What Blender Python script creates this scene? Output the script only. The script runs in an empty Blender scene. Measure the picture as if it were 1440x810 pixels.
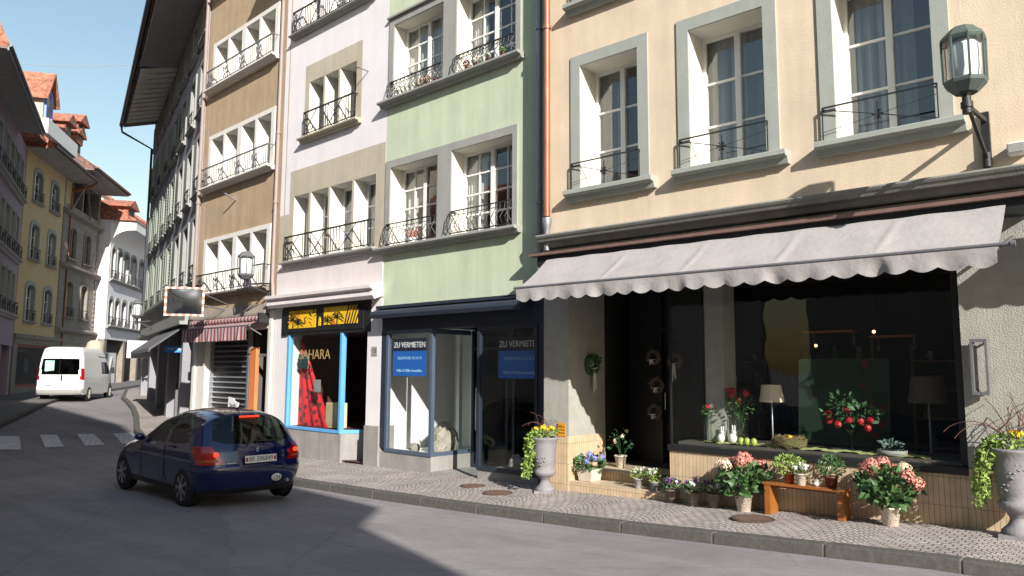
import bpy, bmesh, math, random
from mathutils import Vector, Matrix
R = math.radians; PI = math.pi
scn = bpy.context.scene
COL = scn.collection
# ---------------------------------------------------------------- camera
cam_d = bpy.data.cameras.new('camera'); cam = bpy.data.objects.new('camera', cam_d); COL.objects.link(cam)
Rm = Matrix(((0.9999877619975098, -0.004947307875145575, 0.0),
             (-0.0005383769924862412, -0.1088208814599849, -0.9940612284504842),
             (0.004917926943889966, 0.9940490631266952, -0.10882221322650136)))
M4 = Rm.to_4x4(); M4.translation = Vector((0, 0, 1.9)); cam.matrix_world = M4
cam_d.sensor_width = 36; cam_d.lens = 1040/1440*36; cam_d.clip_start = .1; cam_d.clip_end = 2000
scn.camera = cam
# ---------------------------------------------------------------- light
SUN = Vector((.839, -2.073, 1.15)).normalized()
EL = math.asin(SUN.z); AZ = math.atan2(SUN.x, SUN.y)
w = bpy.data.worlds.new('World'); scn.world = w; w.use_nodes = True
nt = w.node_tree; bg = nt.nodes['Background']
sky = nt.nodes.new('ShaderNodeTexSky'); sky.sky_type = 'NISHITA'; sky.sun_disc = False
sky.sun_elevation = EL; sky.sun_rotation = AZ; sky.air_density = 1.7; sky.dust_density = 1.0; sky.ozone_density = 2.0
nt.links.new(sky.outputs[0], bg.inputs[0]); bg.inputs[1].default_value = .082
sl = bpy.data.lights.new('sun', 'SUN'); sl.energy = 4.3; sl.angle = R(.5); sl.color = (1, .95, .875)
so = bpy.data.objects.new('sun', sl); COL.objects.link(so)
so.rotation_euler = SUN.to_track_quat('Z', 'Y').to_euler()
scn.view_settings.view_transform = 'Standard'; scn.view_settings.look = 'None'
scn.view_settings.gamma = 1; scn.view_settings.exposure = .98
scn.view_settings.use_curve_mapping = False
# ---------------------------------------------------------------- materials
def N_(nt, t, **k):
    n = nt.nodes.new(t)
    for a, b in k.items(): setattr(n, a, b)
    return n
def M(name, col, rough=.8, var=.12, scale=3., bump=.0, bscale=60., metal=0., streak=0., stscale=1.5, dirt=None, coat=0., emit=None, sheen=0.):
    m = bpy.data.materials.new(name); m.use_nodes = True; nt = m.node_tree; L = nt.links.new
    b = nt.nodes['Principled BSDF']; b.inputs['Roughness'].default_value = rough; b.inputs['Metallic'].default_value = metal
    b.inputs['Coat Weight'].default_value = coat
    b.inputs['Base Color'].default_value = (*col, 1)
    tc = N_(nt, 'ShaderNodeTexCoord')
    if var > 0:
        n = N_(nt, 'ShaderNodeTexNoise'); n.inputs['Scale'].default_value = scale; n.inputs['Detail'].default_value = 8; n.inputs['Roughness'].default_value = .65
        L(tc.outputs['Object'], n.inputs['Vector'])
        r = N_(nt, 'ShaderNodeMapRange'); r.inputs[1].default_value = .25; r.inputs[2].default_value = .75; r.inputs[3].default_value = 1-var; r.inputs[4].default_value = 1+var
        L(n.outputs['Fac'], r.inputs[0])
        last = r.outputs[0]
        if streak > 0:
            mp = N_(nt, 'ShaderNodeMapping'); mp.inputs['Scale'].default_value = (stscale, stscale, stscale*.09); L(tc.outputs['Object'], mp.inputs[0])
            n2 = N_(nt, 'ShaderNodeTexNoise'); n2.inputs['Scale'].default_value = 2.2; n2.inputs['Detail'].default_value = 10; n2.inputs['Roughness'].default_value = .7; L(mp.outputs[0], n2.inputs['Vector'])
            r2 = N_(nt, 'ShaderNodeMapRange'); r2.inputs[1].default_value = .35; r2.inputs[2].default_value = .7; r2.inputs[3].default_value = 1.0; r2.inputs[4].default_value = 1-streak; L(n2.outputs['Fac'], r2.inputs[0])
            mm = N_(nt, 'ShaderNodeMath', operation='MULTIPLY'); L(last, mm.inputs[0]); L(r2.outputs[0], mm.inputs[1]); last = mm.outputs[0]
        v = N_(nt, 'ShaderNodeVectorMath', operation='SCALE'); v.inputs[0].default_value = col; L(last, v.inputs['Scale'])
        L(v.outputs[0], b.inputs['Base Color'])
    if bump > 0:
        n3 = N_(nt, 'ShaderNodeTexNoise'); n3.inputs['Scale'].default_value = bscale; n3.inputs['Detail'].default_value = 5; L(tc.outputs['Object'], n3.inputs['Vector'])
        bp = N_(nt, 'ShaderNodeBump'); bp.inputs['Strength'].default_value = bump; bp.inputs['Distance'].default_value = .02; L(n3.outputs['Fac'], bp.inputs['Height']); L(bp.outputs[0], b.inputs['Normal'])
    if emit: b.inputs['Emission Color'].default_value = (*emit[0], 1); b.inputs['Emission Strength'].default_value = emit[1]
    return m
def glass(name, tint=(.9, .95, .93), refl=1.5, rough=0., dark=0.0):
    m = bpy.data.materials.new(name); m.use_nodes = True; nt = m.node_tree; L = nt.links.new; nt.nodes.clear()
    o = N_(nt, 'ShaderNodeOutputMaterial'); t = N_(nt, 'ShaderNodeBsdfTransparent'); g = N_(nt, 'ShaderNodeBsdfGlossy'); x = N_(nt, 'ShaderNodeMixShader')
    f = N_(nt, 'ShaderNodeFresnel'); f.inputs[0].default_value = refl
    t.inputs[0].default_value = (*tint, 1); g.inputs['Roughness'].default_value = rough
    tc = N_(nt, 'ShaderNodeTexCoord'); n = N_(nt, 'ShaderNodeTexNoise'); n.inputs['Scale'].default_value = .9; L(tc.outputs['Object'], n.inputs['Vector'])
    bp = N_(nt, 'ShaderNodeBump'); bp.inputs['Strength'].default_value = .05; bp.inputs['Distance'].default_value = .1; L(n.outputs['Fac'], bp.inputs['Height']); L(bp.outputs[0], g.inputs['Normal'])
    gm = N_(nt, 'ShaderNodeNewGeometry'); mr = N_(nt, 'ShaderNodeMapRange'); mr.inputs[3].default_value = refl; mr.inputs[4].default_value = 1/refl; L(gm.outputs['Backfacing'], mr.inputs[0]); L(mr.outputs[0], f.inputs[0])
    L(f.outputs[0], x.inputs[0]); L(t.outputs[0], x.inputs[1]); L(g.outputs[0], x.inputs[2]); L(x.outputs[0], o.inputs[0])
    return m
def brickmat(name, c1, c2, mortar, bw, bh, mw, rough=.7, offset=0., bump=.3, rot=None, axis='XZ', scalez=None, extra_var=.15):
    m = bpy.data.materials.new(name); m.use_nodes = True; nt = m.node_tree; L = nt.links.new
    b = nt.nodes['Principled BSDF']; b.inputs['Roughness'].default_value = rough
    tc = N_(nt, 'ShaderNodeTexCoord'); sp = N_(nt, 'ShaderNodeSeparateXYZ'); L(tc.outputs['Object'], sp.inputs[0])
    cb = N_(nt, 'ShaderNodeCombineXYZ')
    ad = N_(nt, 'ShaderNodeMath', operation='ADD'); L(sp.outputs['X'], ad.inputs[0]); L(sp.outputs['Y'], ad.inputs[1])
    L(ad.outputs[0], cb.inputs['X']); L(sp.outputs['Z'], cb.inputs['Y'])
    br = N_(nt, 'ShaderNodeTexBrick'); br.offset = offset; br.inputs['Scale'].default_value = 1
    br.inputs['Color1'].default_value = (*c1, 1); br.inputs['Color2'].default_value = (*c2, 1); br.inputs['Mortar'].default_value = (*mortar, 1)
    br.inputs['Brick Width'].default_value = bw; br.inputs['Row Height'].default_value = bh; br.inputs['Mortar Size'].default_value = mw; br.inputs['Bias'].default_value = 0
    L(cb.outputs[0], br.inputs['Vector'])
    n = N_(nt, 'ShaderNodeTexNoise'); n.inputs['Scale'].default_value = 6; n.inputs['Detail'].default_value = 8; L(tc.outputs['Object'], n.inputs['Vector'])
    r = N_(nt, 'ShaderNodeMapRange'); r.inputs[1].default_value = .25; r.inputs[2].default_value = .75; r.inputs[3].default_value = 1-extra_var; r.inputs[4].default_value = 1+extra_var; L(n.outputs['Fac'], r.inputs[0])
    v = N_(nt, 'ShaderNodeVectorMath', operation='SCALE'); L(br.outputs['Color'], v.inputs[0]); L(r.outputs[0], v.inputs['Scale']); L(v.outputs[0], b.inputs['Base Color'])
    if bump:
        bp = N_(nt, 'ShaderNodeBump'); bp.invert = True; bp.inputs['Strength'].default_value = bump; bp.inputs['Distance'].default_value = .01; L(br.outputs['Fac'], bp.inputs['Height']); L(bp.outputs[0], b.inputs['Normal'])
    return m
def rooftile(name, col=(.30, .12, .075)):
    m = bpy.data.materials.new(name); m.use_nodes = True; nt = m.node_tree; L = nt.links.new
    b = nt.nodes['Principled BSDF']; b.inputs['Roughness'].default_value = .85
    tc = N_(nt, 'ShaderNodeTexCoord'); br = N_(nt, 'ShaderNodeTexVoronoi'); br.inputs['Scale'].default_value = 8
    L(tc.outputs['Object'], br.inputs['Vector'])
    n = N_(nt, 'ShaderNodeTexNoise'); n.inputs['Scale'].default_value = 1.4; n.inputs['Detail'].default_value = 8; L(tc.outputs['Object'], n.inputs['Vector'])
    sp = N_(nt, 'ShaderNodeSeparateXYZ'); L(br.outputs['Color'], sp.inputs[0])
    ad = N_(nt, 'ShaderNodeMath', operation='ADD'); L(sp.outputs[0], ad.inputs[0]); L(n.outputs['Fac'], ad.inputs[1])
    r = N_(nt, 'ShaderNodeMapRange'); r.inputs[1].default_value = .3; r.inputs[2].default_value = 1.7; r.inputs[3].default_value = .45; r.inputs[4].default_value = 1.7; L(ad.outputs[0], r.inputs[0])
    v = N_(nt, 'ShaderNodeVectorMath', operation='SCALE'); v.inputs[0].default_value = col; L(r.outputs[0], v.inputs['Scale']); L(v.outputs[0], b.inputs['Base Color'])
    bp = N_(nt, 'ShaderNodeBump'); bp.inputs['Strength'].default_value = .8; bp.inputs['Distance'].default_value = .05; L(sp.outputs[1], bp.inputs['Height']); L(bp.outputs[0], b.inputs['Normal'])
    return m
# ---------------------------------------------------------------- mesh builder
SPLIT = {'ground_floor_wall', 'tiled_base', 'doorway_wall', 'pier', 'pilaster', 'stone_base', 'shopfront_post', 'shop_fascia', 'fascia_board', 'awning_arm', 'wheel_arch_', 'roller_bracket', 'shutter_guide', 'door_frame', 'loggia_brace', 'step_tread', 'doorway_step', 'door_gap', 'dormer_window', 'shutters', 'shutter', 'yellow_field', 'fascia', 'drainpipe_funnel', 'plate_crest', 'mirror_arm', 'ribbon_', 'antenna_'}
class MB:
    def __init__(s, org=(0, 0, 0)):
        s.v = []; s.f = []; s.mi = []; s.sm = []; s.o = Vector(org); s.sharp = 0
    def add(s, vs, fs, mi=0, sm=False):
        b = len(s.v); s.v += [tuple(Vector(p)-s.o) for p in vs]
        for f in fs: s.f.append([b+i for i in f]); s.mi.append(mi); s.sm.append(sm)
    def quad(s, a, b, c, d, mi=0): s.add([a, b, c, d], [(0, 1, 2, 3)], mi)
    def box(s, x0, x1, y0, y1, z0, z1, mi=0):
        x0, x1 = min(x0, x1), max(x0, x1); y0, y1 = min(y0, y1), max(y0, y1); z0, z1 = min(z0, z1), max(z0, z1)
        s.add([(x0, y0, z0), (x1, y0, z0), (x1, y1, z0), (x0, y1, z0), (x0, y0, z1), (x1, y0, z1), (x1, y1, z1), (x0, y1, z1)],
              [(3, 2, 1, 0), (4, 5, 6, 7), (0, 1, 5, 4), (1, 2, 6, 5), (2, 3, 7, 6), (3, 0, 4, 7)], mi)
    def hexa(s, bot, top, mi=0):   # 4 bottom, 4 top points, counter-clockwise seen from above
        s.add(list(bot)+list(top), [(3, 2, 1, 0), (4, 5, 6, 7), (0, 1, 5, 4), (1, 2, 6, 5), (2, 3, 7, 6), (3, 0, 4, 7)], mi)
    def prism(s, pts, d, mi=0):    # closed polygon pts (3D) swept by vector d
        n = len(pts); d = Vector(d); a = [Vector(p) for p in pts]
        s.add(a+[p+d for p in a], [tuple(range(n))[::-1], tuple(range(n, 2*n))]+[(i, (i+1) % n, n+(i+1) % n, n+i) for i in range(n)], mi)
    def bar(s, p0, p1, w, h=None, mi=0):
        p0 = Vector(p0); p1 = Vector(p1); d = (p1-p0).normalized(); h = h or w
        up = Vector((0, 0, 1)) if abs(d.z) < .95 else Vector((0, 1, 0))
        a = d.cross(up).normalized()*w/2; b = a.cross(d).normalized()*h/2
        s.add([p0-a-b, p0+a-b, p0+a+b, p0-a+b, p1-a-b, p1+a-b, p1+a+b, p1-a+b], [(3, 2, 1, 0), (4, 5, 6, 7), (0, 1, 5, 4), (1, 2, 6, 5), (2, 3, 7, 6), (3, 0, 4, 7)], mi)
    def tube(s, pts, r, n=8, mi=0, cap=True):
        pts = [Vector(p) for p in pts]; m = len(pts); rs = r if isinstance(r, (list, tuple)) else [r]*m
        vs = []; pa = None
        for i, p in enumerate(pts):
            t = (pts[min(i+1, m-1)]-pts[max(i-1, 0)]).normalized()
            if pa is None: pa = t.orthogonal().normalized()
            pa = (pa-t*pa.dot(t)).normalized(); pb = t.cross(pa)
            vs += [p+(pa*math.cos(2*PI*k/n)+pb*math.sin(2*PI*k/n))*rs[i] for k in range(n)]
        fs = [(i*n+k, i*n+(k+1) % n, (i+1)*n+(k+1) % n, (i+1)*n+k) for i in range(m-1) for k in range(n)]
        s.add(vs, fs, mi, n > 5)
        if cap: s.add(vs[:n], [tuple(range(n))[::-1]], mi); s.add(vs[-n:], [tuple(range(n))], mi)
    def lathe(s, prof, c=(0, 0, 0), n=24, mi=0, sm=True, sx=1, sy=1, rot=0):
        c = Vector(c); vs = []
        for r, z in prof: vs += [c+Vector((r*sx*math.cos(2*PI*k/n+rot), r*sy*math.sin(2*PI*k/n+rot), z)) for k in range(n)]
        m = len(prof)
        s.add(vs, [(i*n+k, i*n+(k+1) % n, (i+1)*n+(k+1) % n, (i+1)*n+k) for i in range(m-1) for k in range(n)], mi, sm)
        if prof[0][0] > 1e-4: s.add(vs[:n], [tuple(range(n))[::-1]], mi)
        if prof[-1][0] > 1e-4: s.add(vs[-n:], [tuple(range(n))], mi)
    def ball(s, c, r, n=10, mi=0, sx=1, sy=1, sz=1):
        k = max(5, n//2+1); s.lathe([(r*math.sin(PI*i/k), -r*sz*math.cos(PI*i/k)) for i in range(k+1)], c, n, mi, True, sx, sy)
    def islands(s):
        par = list(range(len(s.v)))
        def f(i):
            while par[i] != i: par[i] = par[par[i]]; i = par[i]
            return i
        for q in s.f:
            a = f(q[0])
            for i in q[1:]: par[f(i)] = a
        g = {}
        for k, q in enumerate(s.f): g.setdefault(f(q[0]), []).append(k)
        return list(g.values())
    def build(s, name, mats, parent=None, bevel=0., loc=None):
        if name in SPLIT and not getattr(s, 'nosplit', False):
            isl = s.islands()
            if len(isl) > 1:
                r = None
                for fs in isl:
                    q = MB(); q.o = s.o; used = sorted({i for k in fs for i in s.f[k]}); mp = {v: i for i, v in enumerate(used)}
                    q.v = [s.v[i] for i in used]; q.f = [[mp[i] for i in s.f[k]] for k in fs]; q.mi = [s.mi[k] for k in fs]; q.sm = [s.sm[k] for k in fs]; q.nosplit = True
                    r = q.build(name, mats, parent, bevel, loc)
                return r
        me = bpy.data.meshes.new(name); me.from_pydata(s.v, [], s.f)
        if not isinstance(mats, (list, tuple)): mats = [mats]
        for m in mats: me.materials.append(m)
        me.polygons.foreach_set('material_index', s.mi); me.polygons.foreach_set('use_smooth', s.sm); me.update()
        o = bpy.data.objects.new(name, me); COL.objects.link(o)
        if parent is not None: o.parent = parent
        elif loc is None: o.location = s.o
        if loc is not None: o.location = loc
        if bevel:
            b = o.modifiers.new('bevel', 'BEVEL'); b.width = bevel; b.segments = 2; b.limit_method = 'ANGLE'; b.angle_limit = R(40)
        return o
def tag(o, label=None, cat=None, group=None, kind=None):
    if label: o['label'] = label
    if cat: o['category'] = cat
    if group: o['group'] = group
    if kind: o['kind'] = kind
    return o
def empty(name, loc, rz=0, label=None, cat=None, group=None):
    o = bpy.data.objects.new(name, None); COL.objects.link(o); o.location = loc; o.rotation_euler = (0, 0, rz); o.empty_display_size = .2
    return tag(o, label, cat, group)
def copy_tree(o, parent=None):
    c = o.copy(); COL.objects.link(c); c.parent = parent
    for ch in list(o.children): copy_tree(ch, c)
    return c
def text(name, s, size, mat, parent, loc, rot=(PI/2, 0, 0), depth=.004, align='CENTER', sx=1.0, xs=None, label=None):
    cu = bpy.data.curves.new(name, 'FONT'); cu.body = s; cu.size = size; cu.align_x = align; cu.align_y = 'CENTER'; cu.extrude = depth/2
    cu.resolution_u = 3
    t = bpy.data.objects.new('tmp', cu); COL.objects.link(t)
    bpy.context.view_layer.update()
    me = bpy.data.meshes.new_from_object(t.evaluated_get(bpy.context.evaluated_depsgraph_get()))
    bpy.data.objects.remove(t); me.materials.clear(); me.materials.append(mat); me.name = name
    o = bpy.data.objects.new(name, me); COL.objects.link(o); o.parent = parent; o.location = loc; o.rotation_euler = rot; o.scale = (sx, 1, 1)
    if label: o['label'] = label
    return o
class Frame:   # facade frame: u along the facade away from the camera, o out towards the street, z up
    def __init__(s, P, ang, side=-1):
        s.P = Vector((P[0], P[1], 0)); s.sg = side; s.rz = R(ang+90*side)
        a = R(ang); s.d = Vector((-math.sin(a), math.cos(a), 0)); s.n = Vector((math.cos(a)*side, math.sin(a)*side, 0))
    def world(s, u, o, z): return s.P+s.d*u+s.n*o+Vector((0, 0, z))
    def l(s, u, o, z): return Vector((s.sg*u, -o, z))
    def empty(s, name, u, o, z, label=None, cat=None, group=None, rz=0):
        return empty(name, s.world(u, o, z), s.rz+rz, label, cat, group)
class FB(MB):  # mesh builder in facade coordinates
    def __init__(s, F, org=(0, 0, 0)):
        MB.__init__(s, F.l(*org)); s.F = F
    def fbox(s, u0, u1, o0, o1, z0, z1, mi=0): s.box(s.F.sg*u0, s.F.sg*u1, -o0, -o1, z0, z1, mi)
    def fquad(s, u0, u1, o, z0, z1, mi=0):
        a, b = sorted((s.F.sg*u0, s.F.sg*u1)); s.quad((a, -o, z0), (b, -o, z0), (b, -o, z1), (a, -o, z1), mi)
    def fbar(s, a, b, w, h=None, mi=0): s.bar(s.F.l(*a), s.F.l(*b), w, h, mi)
    def ftube(s, pts, r, n=6, mi=0): s.tube([s.F.l(*p) for p in pts], r, n, mi)
    def fprism(s, prof, u0, u1, mi=0):   # prof = [(o,z)...] swept in u
        s.prism([s.F.l(u0, o, z) for o, z in prof], Vector((s.F.sg*(u1-u0), 0, 0)), mi)
    def wall(s, u0, u1, z0, z1, ops, dep=.3, mi=0, rmi=0, o=0.):
        us = sorted({u0, u1, *[x for q in ops for x in q[:2]]}); zs = sorted({z0, z1, *[x for q in ops for x in q[2:4]]})
        us = [x for x in us if u0-1e-6 <= x <= u1+1e-6]; zs = [x for x in zs if z0-1e-6 <= x <= z1+1e-6]
        for i in range(len(us)-1):
            for j in range(len(zs)-1):
                cu = (us[i]+us[i+1])/2; cz = (zs[j]+zs[j+1])/2
                if any(q[0] < cu < q[1] and q[2] < cz < q[3] for q in ops): continue
                s.fquad(us[i], us[i+1], o, zs[j], zs[j+1], mi)
        for q in ops:
            a, b, c, d = q[:4]; dd = q[4] if len(q) > 4 else dep; l = s.F.l
            s.quad(l(a, o, c), l(a, o-dd, c), l(a, o-dd, d), l(a, o, d), rmi); s.quad(l(b, o, c), l(b, o-dd, c), l(b, o-dd, d), l(b, o, d), rmi)
            s.quad(l(a, o, d), l(a, o-dd, d), l(b, o-dd, d), l(b, o, d), rmi); s.quad(l(a, o, c), l(a, o-dd, c), l(b, o-dd, c), l(b, o, c), rmi)
            # closing border behind the opening so the wall reads as solid
    def shell(s, u0, u1, z0, z1, back, mi=0, o=0.):   # sides, back, top of the house body
        l = s.F.l
        for u in (u0, u1): s.quad(l(u, o, z0), l(u, back, z0), l(u, back, z1), l(u, o, z1), mi)
        s.fquad(u0, u1, back, z0, z1, mi); s.quad(l(u0, o, z1), l(u1, o, z1), l(u1, back, z1), l(u0, back, z1), mi)
# ---------------------------------------------------------------- palette
mt = {}
mt['beige'] = M('plaster_beige', (.65, .54, .40), .9, .11, 1.4, .2, 45, streak=.15)
mt['green'] = M('plaster_green', (.51, .575, .425), .9, .10, 1.2, .15, 50, streak=.18)
mt['white'] = M('plaster_white', (.72, .69, .71), .9, .075, 1.2, .1, 50, streak=.08)
mt['pinkish'] = M('plaster_pinkish', (.66, .60, .60), .9, .07, 1.5, .1, 50, streak=.1)
mt['sand'] = M('plaster_sand', (.47, .42, .33), .9, .10, 1.8, .15, 40, streak=.2)
mt['brown'] = M('plaster_brown', (.42, .315, .20), .95, .16, 1.3, .35, 35, streak=.22)
mt['greyst'] = M('stone_grey', (.31, .31, .295), .85, .10, 2.5, .2, 60, streak=.14)
mt['cornicest'] = M('cornice_stone', (.22, .225, .205), .85, .16, 3, .3, 60, streak=.25)
mt['greygreen'] = M('stone_grey_green', (.33, .35, .32), .85, .08, 2.5, .2, 60, streak=.12)
mt['pebble'] = M('pebble_plaster', (.35, .345, .31), .95, .14, 5, .55, 55, streak=.12)
mt['cream'] = M('painted_jamb', (.68, .655, .58), .7, .03, 4, .05, 30)
mt['whitep'] = M('white_paint', (.76, .75, .72), .5, .05, 3)
mt['whitejamb'] = M('white_jamb', (.70, .68, .635), .8, .05, 3, .05, 30, streak=.1)
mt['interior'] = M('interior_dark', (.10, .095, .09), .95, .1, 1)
mt['dark'] = M('near_black_paint', (.012, .013, .014), .5, .2, 3)
mt['navy'] = M('navy_metal', (.022, .03, .045), .45, .1, 3)
mt['bluegrey'] = M('blue_grey_metal', (.07, .095, .14), .4, .1, 3)
mt['iron'] = M('wrought_iron', (.018, .018, .02), .55, .2, 6)
mt['irong'] = M('grey_iron', (.12, .12, .13), .55, .2, 6)
mt['pipebrown'] = M('mauve_brown_pipe', (.27, .215, .20), .6, .1, 2)
mt['zinc'] = M('zinc', (.30, .31, .34), .45, .15, 2, metal=.6)
mt['copper'] = M('copper_pipe', (.30, .12, .075), .45, .2, 2, metal=.3)
mt['concrete'] = M('plinth_stone', (.30, .285, .275), .85, .15, 3, .25, 70, streak=.25)
mt['granite'] = M('granite_kerb', (.085, .08, .074), .85, .35, 18, .3, 90)
mt['asphalt'] = None
mt['tile'] = brickmat('narrow_wall_tile', (.56, .43, .285), (.50, .37, .24), (.20, .15, .10), .058, .33, .003, .5, 0, .5)
mt['fabric'] = M('awning_fabric', (.355, .335, .335), .95, .07, 2.2, .35, 14, streak=.14)
mt['fabricd'] = M('awning_fabric_dark', (.10, .10, .11), .95, .08, 2)
mt['glass'] = glass('window_glass', (.78, .82, .82), 2.3)
mt['shopglass'] = glass('shop_glass', (.92, .95, .94), 1.6)
mt['darkglass'] = glass('tinted_glass', (.16, .19, .19), 1.55)
mt['curtain'] = M('curtain_cloth', (.62, .60, .55), .95, .06, 3)
mt['curtaing'] = M('curtain_grey', (.30, .30, .31), .95, .08, 3)
mt['curtainblue'] = M('curtain_blue', (.04, .09, .33), .9, .1, 3)
mt['tiles'] = rooftile('roof_tiles')
mt['tilesd'] = rooftile('roof_tiles_dark', (.14, .085, .07))
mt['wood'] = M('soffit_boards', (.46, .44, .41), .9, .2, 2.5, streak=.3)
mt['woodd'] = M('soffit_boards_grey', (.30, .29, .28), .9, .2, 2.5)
mt['yellow'] = M('plaster_ochre', (.60, .45, .24), .9, .08, 1, streak=.1)
mt['purple'] = M('plaster_mauve', (.36, .28, .36), .9, .06, 1, streak=.1)
mt['mauvegrey'] = M('plaster_mauve_grey', (.27, .265, .29), .9, .08, 1, streak=.12)
mt['sandst'] = M('sandstone_grey', (.27, .235, .20), .9, .14, 2, .3, 30, streak=.25)
mt['leaf'] = M('leaf_green', (.045, .105, .028), .55, .5, 14)
mt['leafd'] = M('leaf_dark_green', (.03, .085, .03), .5, .4, 12)
mt['leafl'] = M('leaf_lime', (.20, .30, .06), .6, .4, 14)
mt['dimshade'] = M('dim_shade_cloth', (.12, .09, .07), .9, .1, 4)  # darker copy of the lamp shade cloth, dimness put into the colour
mt['boardlit'] = M('soffit_boards_lit', (.78, .75, .68), .9, .12, 2.5, streak=.2)  # pale colour stands in for light reflected onto the far soffit
mt['wicker'] = M('white_wicker', (.60, .52, .42), .8, .2, 30, .8, 60)
mt['wickerg'] = M('grey_wicker', (.16, .125, .10), .85, .3, 30, .8, 60)
mt['terra'] = M('terracotta_glaze', (.35, .075, .025), .35, .2, 5)
mt['terrad'] = M('brown_glaze', (.13, .045, .025), .35, .2, 5)
mt['ptwood'] = M('orange_varnished_wood', (.30, .105, .022), .4, .25, 6, streak=.3, stscale=6)
mt['urn'] = M('cast_lead_grey', (.215, .205, .22), .75, .2, 6, .3, 30)
mt['lampshade'] = M('lamp_shade_cloth', (.62, .52, .40), .9, .04, 4)
mt['redfl'] = M('petal_red', (.45, .015, .025), .6, .35, 20)
mt['pinkfl'] = M('petal_pink', (.62, .25, .20), .7, .45, 25)
mt['creamfl'] = M('petal_cream', (.75, .62, .45), .7, .2, 25)
mt['whitefl'] = M('petal_white', (.75, .75, .72), .7, .1, 20)
mt['bluefl'] = M('petal_blue', (.24, .24, .62), .7, .3, 25)
mt['yellowfl'] = M('petal_yellow', (.75, .52, .02), .7, .2, 25)
mt['purplefl'] = M('petal_purple', (.16, .05, .25), .7, .5, 25)
mt['soil'] = M('potting_soil', (.03, .02, .012), .95, .3, 20)
mt['stone'] = M('rubble_stone', (.36, .33, .28), .9, .25, 6, .5, 20)
mt['black'] = M('black_plastic', (.01, .01, .011), .5, 0)
mt['rubber'] = M('tyre_rubber', (.015, .015, .015), .85, .2, 10)
mt['alloy'] = M('silver_wheel', (.35, .35, .37), .35, .05, 5, metal=.7)
mt['chrome'] = M('chrome', (.7, .7, .72), .12, 0, metal=1.)
mt['carblue'] = M('dark_blue_car_paint', (.003, .009, .068), .15, .05, 2, metal=.0, coat=.8)
mt['vanwhite'] = M('white_van_paint', (.76, .76, .76), .35, .03, 2, coat=.6)
mt['taillight'] = M('tail_light_red', (.30, .007, .006), .15, .1, 30, coat=1.)
mt['tailon'] = M('tail_light_lit', (.6, .02, .01), .3, 0, emit=((1, .035, .015), 1.3))
mt['wplate'] = M('plate_white', (.72, .72, .72), .5, 0)
mt['signblue'] = M('poster_blue', (.012, .13, .50), .5, .04, 2)
mt['signnavy'] = M('poster_navy', (.012, .018, .04), .5, .04, 2)
mt['txtwhite'] = M('lettering_white', (.8, .8, .8), .6, 0)
mt['txtpale'] = M('lettering_pale_blue', (.35, .58, .78), .6, 0)
mt['txtblack'] = M('lettering_black', (.015, .015, .018), .6, 0)
mt['winblue'] = M('light_blue_paint', (.11, .36, .72), .5, .06, 3, streak=.1)
mt['orange'] = M('orange_paint', (.62, .20, .07), .5, .1, 3)
mt['gold'] = M('painted_gold', (.74, .47, .015), .6, .1, 6)
mt['milk'] = M('opal_glass', (.75, .77, .80), .3, 0)
mt['shopwhite'] = M('display_white', (.78, .82, .79), .8, .03, 2)
mt['shutgreen'] = M('shutter_grey_green', (.20, .235, .20), .7, .1, 4)
mt['lampgreen'] = M('lamp_dark_green', (.075, .10, .09), .45, .2, 6)
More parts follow.
